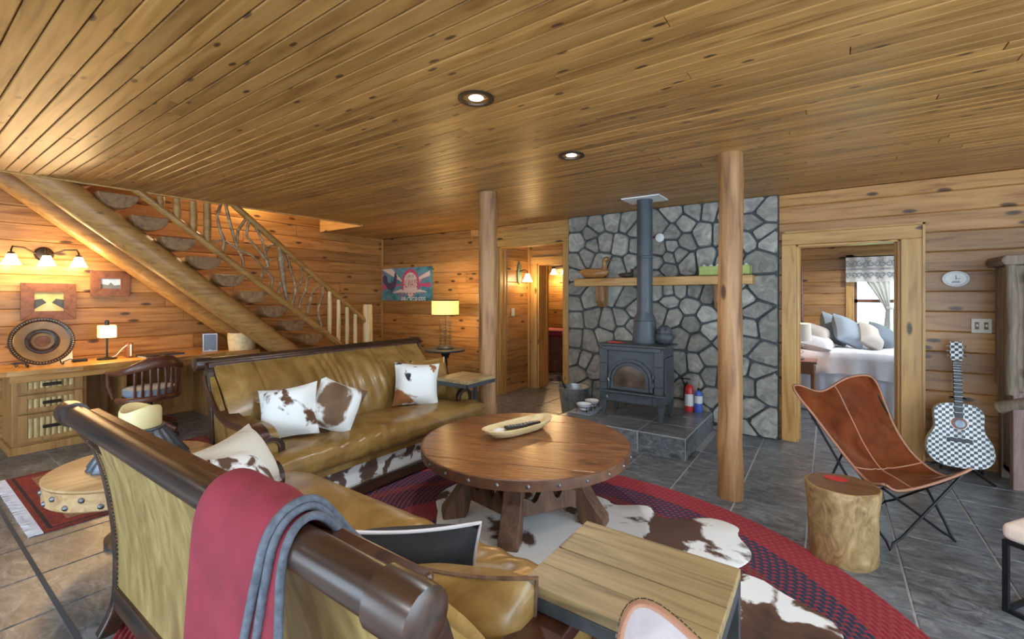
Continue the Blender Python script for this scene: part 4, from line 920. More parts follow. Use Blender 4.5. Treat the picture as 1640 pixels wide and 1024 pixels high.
tag(MB().prism([(x+.35, y-2.2) for x, y in cr(HD2+[HD2[0]], 4)[:-1]], .0175, .0225, lambda a, b, d: (a, b, d)).build('cowhide_rug', 'hide_dark', loc=(-.35, 2.2, 0)), 'dark brown spotted cowhide partly under the plank side table', 'cowhide rug')
# small oriental rug at the left
m_, nt_, b_ = nodes('oriental'); tc = N(nt_, 'ShaderNodeTexCoord'); sx = N(nt_, 'ShaderNodeSeparateXYZ'); nt_.links.new(tc.outputs['Object'], sx.inputs[0])
def absn(sock, k):
    a = N(nt_, 'ShaderNodeMath', operation='ABSOLUTE'); nt_.links.new(sock, a.inputs[0]); q = N(nt_, 'ShaderNodeMath', operation='MULTIPLY'); q.inputs[1].default_value = k; nt_.links.new(a.outputs[0], q.inputs[0]); return q.outputs[0]
mx = N(nt_, 'ShaderNodeMath', operation='MAXIMUM'); ax, ay = absn(sx.outputs[0], 1/.69), absn(sx.outputs[1], 1/.70); nt_.links.new(ax, mx.inputs[0]); nt_.links.new(ay, mx.inputs[1])
bd = ramp(nt_, mx.outputs[0], [(0, (.30, .10, .05)), (.66, (.05, .03, .035)), (.69, (.30, .045, .03)), (.76, (.38, .22, .12)), (.82, (.28, .04, .03)), (.93, (.04, .025, .03)), (.96, (.26, .04, .03))], 'CONSTANT')
vo = N(nt_, 'ShaderNodeTexVoronoi'); vo.distance = 'MANHATTAN'; vo.inputs['Scale'].default_value = 9; nt_.links.new(tc.outputs['Object'], vo.inputs[0])
mot = ramp(nt_, vo.outputs['Distance'], [(0, (.40, .27, .15)), (.22, (.05, .03, .04)), (.34, (.32, .05, .03)), (.55, (.30, .14, .07))], 'CONSTANT')
lt = N(nt_, 'ShaderNodeMath', operation='LESS_THAN'); lt.inputs[1].default_value = .66; nt_.links.new(mx.outputs[0], lt.inputs[0]); hf = N(nt_, 'ShaderNodeMath', operation='MULTIPLY'); hf.inputs[1].default_value = .75; nt_.links.new(lt.outputs[0], hf.inputs[0])
fine = N(nt_, 'ShaderNodeTexVoronoi'); fine.distance = 'CHEBYCHEV'; fine.inputs['Scale'].default_value = 28; nt_.links.new(tc.outputs['Object'], fine.inputs[0]); fr2 = ramp(nt_, fine.outputs['Distance'], [(0, (1, 1, 1)), (.3, (.55, .55, .6)), (.5, (1, .9, .8))], 'CONSTANT')
c2 = mixc(nt_, hf.outputs[0], bd.outputs[0], mot.outputs[0]); c3 = mixc(nt_, .7, c2, fr2.outputs[0], 'MULTIPLY'); nt_.links.new(c3, b_.inputs['Base Color']); b_.inputs['Roughness'].default_value = .95
orr = thing('oriental_rug', 'small red patterned oriental rug with white fringe near the desk', 'rug', (-4.64, 1.31, .002))
MB().box(-.69, .69, -.70, .70, 0, .010).build('pile', 'oriental', orr)
fm = MB(); rnd = random.Random(5)
for k in range(110):
    x = -.69+1.38*k/109; fm.tube([(x, -.70, .005), (x+rnd.uniform(-.01, .01), -.735, .005), (x+rnd.uniform(-.015, .015), -.765, .003)], .004, 4)
stuff(fm.build('fringe', 'linen_white', orr))

# ================================================================ side tables
def c_table(label, loc, rz, w, d, h, ly=None):
    t = thing('side_table', label, 'side table', loc, rz, 'iron C-shaped side tables'); n = 4
    for k in range(n): MB().box(-w/2, w/2, -d/2+k*d/n+.001, -d/2+(k+1)*d/n-.001, h-.03, h-.0012*(k % 2)).build('top_plank', 'plank_grey', t, bevel=.003)
    MB().box(-w/2, w/2, -d/2, -d/2+.012, h-.065, h-.03).box(-w/2, w/2, d/2-.012, d/2, h-.065, h-.03).box(w/2-.012, w/2, -d/2, d/2, h-.065, h-.03).box(-w/2, -w/2+.012, -d/2, d/2, h-.065, h-.03).build('apron_frame', 'iron', t, bevel=.002)
    for yl in (ly or (-d/2, d/2-.03)): MB().box(w/2-.03, w/2, yl, yl+.03, .02, h-.065).build('leg', 'iron', t, bevel=.002)
    b = MB(); b.box(-w/2, w/2, -d/2, -d/2+.03, .0, .02).box(-w/2, w/2, d/2-.03, d/2, .0, .02).box(w/2-.03, w/2, -d/2, d/2, 0, .02); b.build('base_frame', 'iron', t, bevel=.002)
    return t
c_table('plank-topped iron side table overhanging the near sofa arm', (-.437, 1.20, .012), 0, .47, .394, .692)
c_table('plank-topped iron side table beside the log post and far sofa arm', (-2.845, 3.265, 0), R90, .41, .41, .70, (.02, .17))
# round drum table with candle on a fluted stand
dt = thing('round_drum_table', 'round pale wood table with leather band and metal studs behind the sofas', 'table', (-3.45, .93, 0))
MB().lathe([(0, .43), (.40, .43), (.41, .44), (.41, .45), (.40, .455), (0, .455)], 48).build('table_top', 'oak_pale', dt, smooth=40)
MB().lathe([(.395, .33), (.405, .34), (.405, .43), (.39, .43)], 48).build('band', 'oak_pale', dt, smooth=40)
for k in range(30):
    a = 2*PI*k/30; MB().lathe([(.016, 0), (.012, .008), (0, .012)], 10).build('stud', 'stud', dt, smooth=60, loc=(.405*math.cos(a), .405*math.sin(a), .40-.04*(k % 2))).rotation_euler = (0, R90, a)
MB().lathe([(0, 0), (.15, 0), (.15, .03), (.07, .06), (.06, .18), (.10, .33), (0, .33)], 32).build('pedestal', 'table_leg_wood', dt, smooth=40)
fs = thing('fluted_stand', 'fluted grey metal stand under the candle', 'candle stand', (-3.45, .95, .455))
MB().lathe([(.235, 0), (.24, .01), (.12, .195), (.115, .2), (0, .2)], 72, fn=lambda th, i: 1+(.05 if i < 2 else .05)*math.sin(18*th)*(i < 4)).build('fluted_body', 'zinc_blue', fs, smooth=60); MB().lathe([(0, .195), (.12, .195), (.125, .203), (.12, .21), (0, .21)], 36).build('top_plate', 'zinc_blue', fs)
cd = thing('pillar_candle', 'wide cream pillar candle with a melted hollow', 'candle', (-3.45, .95, .666)); MB().lathe([(0, 0), (.100, 0), (.104, .01), (.104, .105), (.098, .12), (.088, .118), (.078, .09), (.05, .07), (0, .065)], 36, fn=lambda t, i: 1).build('wax_body', 'wax', cd, smooth=50)
for v in bpy.data.objects['wax_body'].data.vertices:
    if v.co.z > .085: v.co.z += .018*math.sin(math.atan2(v.co.y, v.co.x)*2+1)
MB().tube([(0, 0, .065), (.004, 0, .085)], .003, 6).build('wick', 'black_plastic', cd)
# pedestal table with wire lamp, in the corner behind the sofa
it = thing('pedestal_table', 'round industrial iron pedestal table in the far corner', 'table', (-4.62, 4.86, 0))
MB().lathe([(0, .66), (.29, .66), (.295, .67), (.295, .685), (.28, .69), (0, .69)], 40).build('table_top', 'iron', it, smooth=40); MB().tube([(0, 0, .05), (0, 0, .66)], [.035, .03], 14).build('column', 'black_metal', it, smooth=60)
for k in range(3):
    a = rd(90+120*k); MB().tube([(.02*math.cos(a), .02*math.sin(a), .42), (.05*math.cos(a), .05*math.sin(a), .25), (.24*math.cos(a), .24*math.sin(a), .012)], [.015, .02, .015], 8).build('leg', 'black_metal', it, smooth=60)
MB().lathe([(.05, .56), (.055, .6), (.10, .66), (.03, .66)], 20).build('collar', 'black_metal', it, smooth=40)
tl = thing('table_lamp', 'lit table lamp with wire cage stem and amber drum shade', 'lamp', (-4.62, 4.86, .69))
MB().lathe([(0, 0), (.12, 0), (.125, .02), (.09, .045), (.06, .05), (0, .05)], 28).build('base', 'iron', tl, smooth=40); MB().tube([(0, 0, .05), (0, 0, .52)], .007, 8).build('stem', 'black_metal', tl)
cg = MB()
for k in range(6): a = PI*k/3; cg.tube([(.085*math.cos(a), .085*math.sin(a), .05), (.085*math.cos(a), .085*math.sin(a), .43)], .003, 5)
for z in [.07+.045*k for k in range(9)]: cg.tube([(.085*math.cos(a*PI/8), .085*math.sin(a*PI/8), z) for a in range(17)], .0025, 5)
cg.build('wire_cage', 'dark_bronze', tl)
MB().lathe([(.195, .50), (.198, .50), (.198, .715), (.195, .715)], 36).build('drum_shade', 'lit_shade', tl, smooth=40)
for z in (.50, .712): MB().lathe([(.199, z-.005), (.202, z), (.199, z+.008), (.193, z)], 36).build('shade_trim', 'dark_bronze', tl)
lamp('table_lamp_light', (0, 0, .75), 9, (1, .72, .34), tl, .08); lamp('table_lamp_light', (0, 0, .46), 6, (1, .72, .34), tl, .06)
tag(MB().box(-4.01, -3.96, 5.335, 5.345, .30, .38).build('outlet', 'black_plastic', bevel=.004), 'black power outlet low on the wall beside the doorway', 'outlet').location = (-.19, 0, 0)
# ================================================================ wood stove and hearth things
SX, SY = -1.66, 4.45
sv = thing('wood_stove', 'cast iron wood stove with arched glass door on the hearth', 'stove', (SX, SY, HZ))
z0, z1 = .165, .745                                   # body bottom and top above the hearth
MB().box(-.32, .32, .02, .41, z0, z1).build('body', 'stove_iron', sv, bevel=.008)
for s in (-1, 1):
    MB().box(s*.29-.045, s*.29+.045, -.006, .02, z0+.03, z1-.02).build('corner_panel', 'stove_iron', sv, bevel=.006)
    for z in (.36, .56): MB().box(s*.29-.04, s*.29+.04, -.009, -.004, z, z+.008).build('groove_line', 'stove_dark', sv)
    for yy, nm in ((.05, 'leg'), (.38, 'leg')):
        MB().prism([(-.035, z0+.02), (.035, z0+.02), (.025, .10), (.014, .03), (.02, 0), (-.02, 0), (-.014, .03), (-.025, .10)], -.02, .02, lambda a, b, d, s=s, yy=yy: (s*.30+a, yy+d, b)).build(nm, 'stove_iron', sv, bevel=.005)
    MB().box(s*.32, s*.335, .06, .37, z0+.10, z1-.10).build('side_panel', 'stove_iron', sv, bevel=.006)
MB().box(-.36, .36, -.02, .44, z1, z1+.022).build('top_plate', 'stove_iron', sv, bevel=.008); MB().box(-.31, .31, -.012, .03, z1-.045, z1).build('top_moulding', 'stove_iron', sv, bevel=.01)
AC = .40
def arch_ring(r0, r1, zb, n=20):
    o = [(-r1, zb), (-r1, AC)]+[(-r1*math.cos(PI*k/n), AC+r1*.95*math.sin(PI*k/n)) for k in range(1, n)]+[(r1, AC), (r1, zb)]
    i = [(r0, zb), (r0, AC)]+[(r0*math.cos(PI*k/n), AC+r0*.95*math.sin(PI*k/n)) for k in range(1, n)]+[(-r0, AC), (-r0, zb)]
    return o+i
door = MB().prism([(-.235, .30), (-.235, AC)]+[(-.235*math.cos(PI*k/20), AC+.235*.95*math.sin(PI*k/20)) for k in range(1, 20)]+[(.235, AC), (.235, .30)], -.0, .03, lambda a, b, d: (a, d-.012, b)).build('door', 'stove_iron', sv, bevel=.005)
MB().prism(arch_ring(.205, .232, .31), -.026, -.012, lambda a, b, d: (a, d, b)).build('door_ring', 'stove_iron', door, bevel=.004); MB().prism(arch_ring(.168, .195, .31), -.032, -.012, lambda a, b, d: (a, d, b)).build('door_ring', 'stove_iron', door, bevel=.004)
MB().prism([(-.168, .335), (-.168, AC)]+[(-.168*math.cos(PI*k/18), AC+.16*math.sin(PI*k/18)) for k in range(1, 18)]+[(.168, AC), (.168, .335)], -.0135, -.012, lambda a, b, d: (a, d, b)).build('glass', 'glass_sooty', door)
MB().box(-.20, .20, -.03, -.012, .305, .335).build('door_sill', 'stove_iron', door, bevel=.004)
for z in (.36, .44): MB().tube([(.24, -.02, z), (.24, -.02, z+.045)], .012, 8).build('hinge', 'stove_iron', door)
MB().tube([(-.215, -.03, .405), (-.215, -.05, .41), (-.205, -.055, .395)], .009, 8).build('latch', 'steel', door)
MB().box(-.36, .36, -.06, .03, .272, .292).build('ash_lip', 'stove_iron', sv, bevel=.006)
ad_ = MB().box(-.27, .27, -.012, .02, .175, .262).build('ash_door', 'stove_iron', sv, bevel=.006); MB().tube([(-.235, -.012, .225), (-.235, -.04, .23), (-.225, -.042, .212)], .009, 8).build('latch', 'steel', ad_)
MB().tube([(.25, -.02, .18), (.25, -.02, .26)], .011, 8).build('hinge', 'stove_iron', ad_)
# stove pipe
pp = thing('stove_pipe', 'black stove pipe rising from the stove to the ceiling', 'stovepipe', (-1.60, 4.72, 0))
MB().lathe([(.125, .968), (.128, .99), (.112, 1.20), (.108, 1.24), (.085, 1.28), (.083, 1.30)], 28).build('flue_collar', 'pipe_black', pp, smooth=40); MB().lathe([(.081, 1.28), (.081, 1.86), (.086, 1.865), (.086, 1.885), (.081, 1.89), (.081, H-.012)], 28).build('pipe', 'pipe_black', pp, smooth=40)
MB().box(-.2, .2, -.16, .16, H-.016, H-.003).build('ceiling_plate', 'white_plastic', pp, bevel=.003)
MB().lathe([(.113, 1.2), (.116, 1.21), (.113, 1.22)], 28).build('band', 'pipe_black', pp)
kt = thing('steamer_pot', 'round cast iron steamer pot with lid on the stove', 'pot', (-1.40, 4.74, .967)); MB().lathe([(0, 0), (.06, 0), (.088, .03), (.095, .075), (.085, .11), (.07, .118)], 28).build('pot_body', 'stove_iron', kt, smooth=50); MB().lathe([(.078, .115), (.08, .122), (.065, .17), (.035, .195), (0, .198)], 28).build('lid', 'stove_iron', kt, smooth=50)
for s in (-1, 1): MB().tube([(s*.09, 0, .09), (s*.115, 0, .10), (s*.11, 0, .07), (s*.092, 0, .06)], .007, 7).build('lug', 'stove_iron', kt, smooth=60); MB().lathe([(.014, 0), (.012, .006), (0, .008)], 10, (s*.028, -.066, .148)).build('eye_boss', 'stove_dark', kt)
hm = thing('oven_mitt', 'small red pot holder on the stove top', 'pot holder', (-1.87, 4.56, .968), .1); MB().box(-.07, .07, -.02, .02, 0, .014).build('pad', 'red_paint', hm, bevel=.006); MB().tube([(.07, 0, .008), (.09, .01, .008), (.09, -.01, .008), (.07, 0, .008)], .003, 5).build('loop', 'red_paint', hm)
# mantel
mt = thing('mantel_shelf', 'thick pine mantel shelf on the stone wall', 'shelf', (0, 0, 0)); MB().box(-2.634, -.633, 5.10, 5.312, 1.588, 1.683).build('shelf_board', 'pine_trim', mt, bevel=.008)
for x in (-2.31, -.95): MB().prism([(5.13, 1.588), (5.312, 1.588), (5.312, 1.34), (5.22, 1.33), (5.16, 1.40)], x-.055, x+.055, lambda a, b, d: (d, a, b)).build('bracket', 'log_post', mt, bevel=.008)
def duck(name, label, x, y, z, L, mats, lift):
    t = thing(name, label, 'decoy', (x, y, z)); k = L/.45
    body = [(-.225, .085), (-.19, .09), (-.15, .075), (-.08, .068), (.02, .065), (.11, .068), (.165, .075), (.19, .08)]; rr = [.004, .018, .045, .066, .072, .066, .045, .01]
    MB().tube([(a*k, 0, b*k) for a, b in body], [r*k for r in rr], 14, ab=(.9, 1), up=(0, 0, 1)).build('duck_body', mats[0], t, smooth=70)
    nk = [(.13, .09), (.135, .14), (.13, .19*lift), (.15, .225*lift), (.175, .225*lift), (.19, .215*lift)]
    MB().tube([(a*k, 0, b*k) for a, b in nk], [q*k for q in (.042, .03, .026, .034, .030, .012)], 12).build('head', mats[1], t, smooth=70)
    MB().tube([(.19*k, 0, .213*lift*k), (.225*k, 0, .205*lift*k), (.245*k, 0, .20*lift*k)], [.014*k, .011*k, .004*k], 8, ab=(.6, 1.2)).build('bill', mats[2], t, smooth=60)
    for s in (-1, 1): MB().tube([(.10*k, s*.06*k, .095*k), (0, s*.068*k, .09*k), (-.12*k, s*.045*k, .10*k), (-.2*k, s*.01*k, .10*k)], [.01*k, .026*k, .02*k, .004*k], 8, ab=(1.2, .5)).build('wing', mats[0], t, smooth=60)
duck('duck_decoy', 'large varnished wooden duck decoy on the mantel', -2.40, 5.2, 1.684, .45, ('duck_wood', 'duck_wood', 'duck_wood'), 1.05); duck('duck_decoy', 'small dark painted duck decoy near the stove pipe', -1.985, 5.19, 1.684, .21, ('duck_dark', 'duck_dark', 'duck_wood'), .9)
bx = thing('planter_box', 'yellow-green painted box on the mantel by the post', 'box', (-.905, 5.2, 1.684)); MB().box(-.25, .25, -.06, .06, 0, .012).box(-.25, .25, -.06, -.05, 0, .10).box(-.25, .25, .05, .06, 0, .10).box(-.25, -.24, -.06, .06, 0, .10).box(.24, .25, -.06, .06, 0, .10).build('box_body', 'yellow_green_paint', bx, bevel=.003)
for k in range(6): MB().box(-.24+.082*k, -.23+.082*k, -.063, -.059, .0, .10).build('lattice_strip', 'yellow_green_paint', bx)
for k in range(7): tag(MB().lathe([(0, 0), (.022, 0), (.026, .05), (.02, .10), (.0, .115)], 12).build('white_candle', 'white_plastic', smooth=60, loc=(-1.11+.068*k, 5.2, 1.697)), 'small white candle standing in the yellow-green box', 'candle', 'white candles in the box')
tag(rotb(MB().lathe([(0, 0), (.05, 0), (.05, .018), (.04, .024), (0, .024)], 24), Matrix.Rotation(R90, 4, 'X')).build('wall_disc', 'white_plastic', smooth=40, loc=(-1.61, 5.285, 2.145)), 'round white detector on the stone wall by the pipe', 'detector')
# galvanized bucket with a shovel
bk_ = thing('metal_bucket', 'galvanized ash bucket on the floor left of the hearth', 'bucket', (-2.60, 5.03, 0.003)); MB().lathe([(0, .0), (.135, 0), (.145, .02), (.185, .32), (.195, .335), (.188, .34), (.18, .32), (.138, .02), (0, .012)], 32).build('pail', 'galvanized', bk_, smooth=40)
MB().tube([(-.185, 0, .30), (-.21, 0, .40), (-.20, 0, .42)], .006, 6).build('ear', 'iron', bk_); MB().tube([(.185*math.cos(a), .0+.19*math.sin(a)*.3, .31-.12*abs(math.sin(a))) for a in [PI*k/10 for k in range(11)]], .004, 6).build('bail', 'iron', bk_)
sh = thing('ash_shovel', 'black shovel handle leaning out of the bucket', 'shovel', (-2.68, 5.0, .03)); MB().tube([(.1, 0, .0), (.0, 0, .25), (-.10, .0, .42)], .012, 8).build('handle', 'black_metal', sh, smooth=60); MB().box(.06, .14, -.05, .05, 0, .01).build('scoop', 'black_metal', sh)
pk = thing('fire_poker', 'thin iron fire poker leaning on the stone wall', 'poker', (-2.28, 5.20, HZ)); MB().tube([(.0, -.03, .0), (0, .055, .52)], .007, 6).build('rod', 'black_metal', pk); MB().lathe([(0, .52), (.013, .53), (.013, .56), (0, .575)], 10, (0, .055, 0)).build('brass_knob', 'brass_nail', pk, smooth=60)
# pet bowls
tag(MB().box(-2.33, -2.06, 4.36, 4.80, HZ+.001, HZ+.006).build('bowl_mat', 'grey_plastic', bevel=.002), 'thin grey feeding mat on the corner of the hearth', 'mat')
fsn = thing('bowl_stand', 'wire stand holding two pet bowls on the hearth', 'bowl stand', (-2.19, 4.58, HZ+.006))
for y in (-.10, .10):
    MB().tube([(.075*math.cos(PI*k/12), y+.075*math.sin(PI*k/12), .055) for k in range(25)], .004, 6, caps=False).build('ring', 'black_metal', fsn)
    for a in (45, 135, 225, 315): MB().tube([(.075*math.cos(rd(a)), y+.075*math.sin(rd(a)), .055), (.085*math.cos(rd(a)), y+.085*math.sin(rd(a)), 0)], .004, 6).build('wire_leg', 'black_metal', fsn)
for y, lb in ((-.10, 'nearer white enamel pet bowl in the wire stand'), (.10, 'farther white enamel pet bowl in the wire stand')): tag(MB().lathe([(0, .012), (.045, .012), (.066, .04), (.08, .075), (.084, .078), (.076, .078), (.06, .045), (.04, .022), (0, .02)], 24).build('pet_bowl', 'white_enamel', smooth=50, loc=(-2.19, 4.58+y, HZ+.014)), lb, 'bowl', 'pet bowls')
# fire extinguisher and gas cylinder
fe = thing('fire_extinguisher', 'red fire extinguisher on the hearth', 'extinguisher', (-1.262, 5.19, HZ)); MB().lathe([(0, 0), (.044, 0), (.046, .02), (.046, .24), (.035, .275), (.016, .285), (.016, .30), (0, .30)], 24).build('tank', 'red_paint', fe, smooth=50)
MB().lathe([(.0465, .06), (.047, .06), (.047, .19), (.0465, .19)], 24).build('label_band', 'label_white', fe, smooth=40); MB().box(-.012, .012, -.015, .015, .30, .335).build('valve', 'steel', fe); MB().box(-.09, .01, -.008, .008, .345, .357).build('lever', 'black_plastic', fe); MB().tube([(-.012, 0, .32), (-.05, 0, .28), (-.058, 0, .18), (-.056, 0, .12)], .008, 7).build('hose', 'black_plastic', fe, smooth=60)
gc = thing('gas_cylinder', 'blue camping gas cylinder next to the extinguisher', 'gas cylinder', (-1.165, 5.19, HZ)); MB().lathe([(0, 0), (.038, 0), (.040, .015), (.040, .20), (.03, .225), (.014, .235), (0, .235)], 24).build('tank', 'blue_paint', gc, smooth=50); MB().lathe([(.0405, .10), (.041, .10), (.041, .18), (.0405, .18)], 24).build('label_band', 'label_white', gc, smooth=40); MB().tube([(0, 0, .235), (0, 0, .27), (.01, 0, .33)], .007, 7).build('torch_tip', 'brass_nail', gc); MB().box(-.012, .012, -.012, .012, .235, .262).build('valve', 'black_plastic', gc)

# ================================================================ right side of the room
def butterfly(label, group, inner, outer, loc, rz):
    t = thing('butterfly_chair', label, 'chair', loc, rz, group); c = Vector((.26, 3.745, 0))
    FL, FR, BL, BR = [Vector(p)-c for p in ((.27, 3.27, .43), (.70, 3.70, .50), (-.22, 3.77, .845), (.27, 4.2, .885))]
    c0 = (FL+FR+BL+BR)/4
    FL, FR, BL, BR = [c0+(q-c0)*1.105 for q in (FL, FR, BL, BR)]
    def sl(u, v):
        x_, y_ = 2*u-1, 2*v-1; mx_ = max(abs(x_), abs(y_))
        if mx_ > 1e-6:
            k_ = mx_/(abs(x_)**7+abs(y_)**7)**(1/7); u, v = .5+x_*k_/2, .5+y_*k_/2
        e = abs(2*u-1); m = 1-e*e
        uu = .5+(u-.5)*(1-.30*math.sin(PI*v)**1.2); vv = v+.20*(1-v)**2*m-.05*v*v*m
        P = FL*(1-uu)*(1-vv)+FR*uu*(1-vv)+BL*(1-uu)*vv+BR*uu*vv
        zf = (.43*(1-u)+.50*u)-.15*m; zb = (.845*(1-u)+.90*u)-.085*math.exp(-((u-.36)/.2)**2)
        kn = [(0., zf), (.22, .335+.03*e*e), (.42, .36+.05*e*e), (.62, .475+.06*e**2), (.82, .66+.05*e*e), (1., zb)]
        for i in range(5):
            if v <= kn[i+1][0]+1e-9:
                a = (v-kn[i][0])/(kn[i+1][0]-kn[i][0]); p0 = kn[max(i-1, 0)][1]; p1 = kn[i][1]; p2 = kn[i+1][1]; p3 = kn[min(i+2, 5)][1]
                z = .5*(2*p1+(p2-p0)*a+(2*p0-5*p1+4*p2-p3)*a*a+(3*p1-p0-3*p2+p3)*a**3); break
        return Vector((P.x, P.y, z))
    nn = 25
    s1 = MB().sheet(lambda u, v: sl(u, v), nn, nn, .006).build('sling', inner, t, smooth=80)
    MB().sheet(lambda u, v: sl(u, v)-Vector((0, 0, .008)), nn, nn, .005).build('sling_underside', outer, t, smooth=80)
    bd = [sl(i/40, 0) for i in range(41)]+[sl(1, j/40) for j in range(1, 41)]+[sl(1-i/40, 1) for i in range(1, 41)]+[sl(0, 1-j/40) for j in range(1, 41)]
    MB().tube(bd, .008, 7, caps=False).build('braided_edge', 'leather_stitch', s1, smooth=60)
    bm_ = MB()
    for i in range(0, len(bd)-1):
        for f in (0., .5):
            p = bd[i].lerp(bd[i+1], f); d = (bd[i+1]-bd[i]).normalized(); q = d.orthogonal().normalized()*.0095; w_ = d.cross(q)
            for a_ in (q, w_, -q, -w_): bm_.add([p+a_-d*.004, p+a_*.98+d*.004, p+a_*1.25+d*.003, p+a_*1.25-d*.003], [(0, 1, 2, 3)])
    stuff(bm_.build('lacing', 'sofa_wood', s1))
    for f in (lambda k: sl(.5, k), lambda k: sl(k, .40)): MB().tube([f(j/30)+Vector((0, 0, .004)) for j in range(31)], .004, 6).build('seam', 'leather_stitch', s1, smooth=60)
    A, B, C_, D = [Vector(p)-c for p in ((.283, 3.348, .012), (.609, 3.69, .012), (-.07, 3.72, .012), (.30, 4.06, .012))]
    FL, FR, BL, BR = [sl(a_, b_) for a_, b_ in ((.03, .03), (.97, .03), (.03, .97), (.97, .97))]
    up_ = Vector((0, 0, .012)); dn = Vector((0, 0, -.02))
    for a, f, b in ((FR, A, BL), (FL, B, BR), (FL, C_, BR), (FR, D, BL)):
        a, b = a+dn, b+dn; d1 = (a-f).normalized(); d2 = (b-f).normalized()
        MB().tube([a, f+d1*.10, f+d1*.04+(d2)*.01, f+up_*.0, f+d2*.04+d1*.01, f+d2*.10, b], .0075, 8).build('frame_rod', 'black_metal', t, smooth=60)
    return t
butterfly('brown leather butterfly chair with stitched edges beside the log stump', 'leather butterfly chairs', 'leather_brown', 'leather_brown', (.26, 3.745, 0), 0)
butterfly('butterfly chair close to the camera, only its laced back corner showing', 'leather butterfly chairs', 'suede_grey', 'leather_brown', (-.03, .55, .0), rd(-46))
# stump
sm = thing('log_stump', 'bark-stripped log stump used as a side table', 'stump', (.06, 3.13, 0.002)); rn = lambda t_, i: 1+.03*math.sin(2*t_+1)+.02*math.sin(5*t_+i)
MB().lathe([(0, 0), (.150, 0), (.157, .02), (.157, .15), (.160, .28), (.172, .38), (.172, .405), (.165, .41), (0, .41)], 36, fn=rn).build('trunk', 'stump_bark', sm, smooth=50); MB().lathe([(0, .409), (.158, .409), (.160, .412), (0, .413)], 36, fn=rn).build('cut_face', 'stump_top', sm)
MB().lathe([(0, .4135), (.045, .4135), (.045, .4155), (0, .4155)], 24, (-.03, .06, 0), sx=1.3, sy=.9).build('round_sticker', 'red_paint', sm)
# guitar on a stand
m_, nt_, b_ = nodes('checker'); tc = N(nt_, 'ShaderNodeTexCoord'); ck = N(nt_, 'ShaderNodeTexChecker'); ck.inputs['Scale'].default_value = 44; ck.inputs[1].default_value = (.80, .82, .82, 1); ck.inputs[2].default_value = (.012, .013, .016, 1)
mp = N(nt_, 'ShaderNodeMapping'); mp.inputs['Scale'].default_value = (1, 0, 1); mp.inputs['Location'].default_value = (.0113, .0113, .0113); nt_.links.new(tc.outputs['Object'], mp.inputs[0]); nt_.links.new(mp.outputs[0], ck.inputs[0]); nt_.links.new(ck.outputs[0], b_.inputs['Base Color']); b_.inputs['Roughness'].default_value = .25
plain('guitar_side', (.48, .55, .52), .3)
gt = thing('acoustic_guitar', 'black and white checkerboard acoustic guitar on a floor stand', 'guitar', (.868, 5.06, .075)); gt.rotation_euler = (rd(-9), 0, 0)
HW = cr([(0., .02), (.005, .09), (.03, .155), (.09, .197), (.15, .203), (.22, .188), (.28, .158), (.325, .146), (.375, .148), (.43, .150), (.475, .135), (.505, .095), (.515, .04), (.516, .0)], 3)
out = [(w_, z) for z, w_ in HW]+[(-w_, z) for z, w_ in HW[::-1] if w_ > .001]
MB().prism(out, 0.004, .10, lambda a, b, d: (a, d, b)).build('body', 'guitar_side', gt, bevel=.003); MB().prism([(a*.985, .003+b*.99) for a, b in out], 0, .005, lambda a, b, d: (a, d, b)).build('soundboard', 'checker', gt)
MB().lathe([(0, 0), (.049, 0), (.049, .002), (0, .002)], 28).build('sound_hole', 'frame_wood', gt, loc=(0, -.0005, .355)).rotation_euler = (R90, 0, 0)
MB().lathe([(.049, 0), (.054, 0), (.054, .0025), (.049, .0025)], 28).build('rosette', 'white_plastic', gt, loc=(0, -.0005, .355)).rotation_euler = (R90, 0, 0)
MB().lathe([(0, 0), (.03, 0), (.03, .001), (0, .001)], 20).build('label', 'screen_blue', gt, loc=(0.005, -.0027, .35)).rotation_euler = (R90, 0, 0)
MB().box(-.075, .075, -.012, 0, .205, .232).build('bridge', 'black_plastic', gt, bevel=.004); nk = MB().box(-.026, .026, -.008, .018, .40, .865).build('neck', 'black_plastic', gt, bevel=.003)
for k in range(14): z = .44+.42*(1-.93**k)/(1-.93**14); MB().box(-.026, .026, -.0095, -.008, z, z+.002).build('fret', 'steel', nk)
hd = MB().prism([(-.03, .865), (.03, .865), (.04, .90), (.038, 1.02), (-.038, 1.02), (-.04, .90)], .0, .016, lambda a, b, d: (a, d-.004, b)).build('headstock', 'checker', gt)
for s in (-1, 1):
    for z in (.905, .945, .985): MB().tube([(s*.038, .006, z), (s*.06, .006, z)], [.004, .009], 8).build('tuning_peg', 'steel', hd)
for k in range(6): x = -.02+.008*k; MB().tube([(x, -.012, .22), (x*.8, -.011, .88)], .0008, 4).build('string', 'steel', gt)
gs = thing('guitar_stand', 'black tubular guitar stand by the wall', 'guitar stand', (.868, 5.10, 0)); MB().tube([(0, .10, .62), (0, .10, .06)], .011, 8).build('upright', 'black_metal', gs)
for a, b in (((0, .10, .10), (.17, -.16, .012)), ((0, .10, .10), (-.30, -.02, .03)), ((0, .10, .12), (0, .20, .012))): MB().tube([a, b], .010, 8).build('leg', 'black_metal', gs)
for s in (-1, 1): MB().tube([(0, .09, .10), (s*.11, .07, .065), (s*.12, -.06, .062), (s*.12, -.075, .09)], .008, 8).build('cradle_arm', 'black_metal', gs, smooth=60)
MB().tube([(-.05, .03, .62), (-.045, .10, .62), (.045, .10, .62), (.05, .03, .62)], .008, 8).build('neck_yoke', 'black_metal', gs, smooth=60)
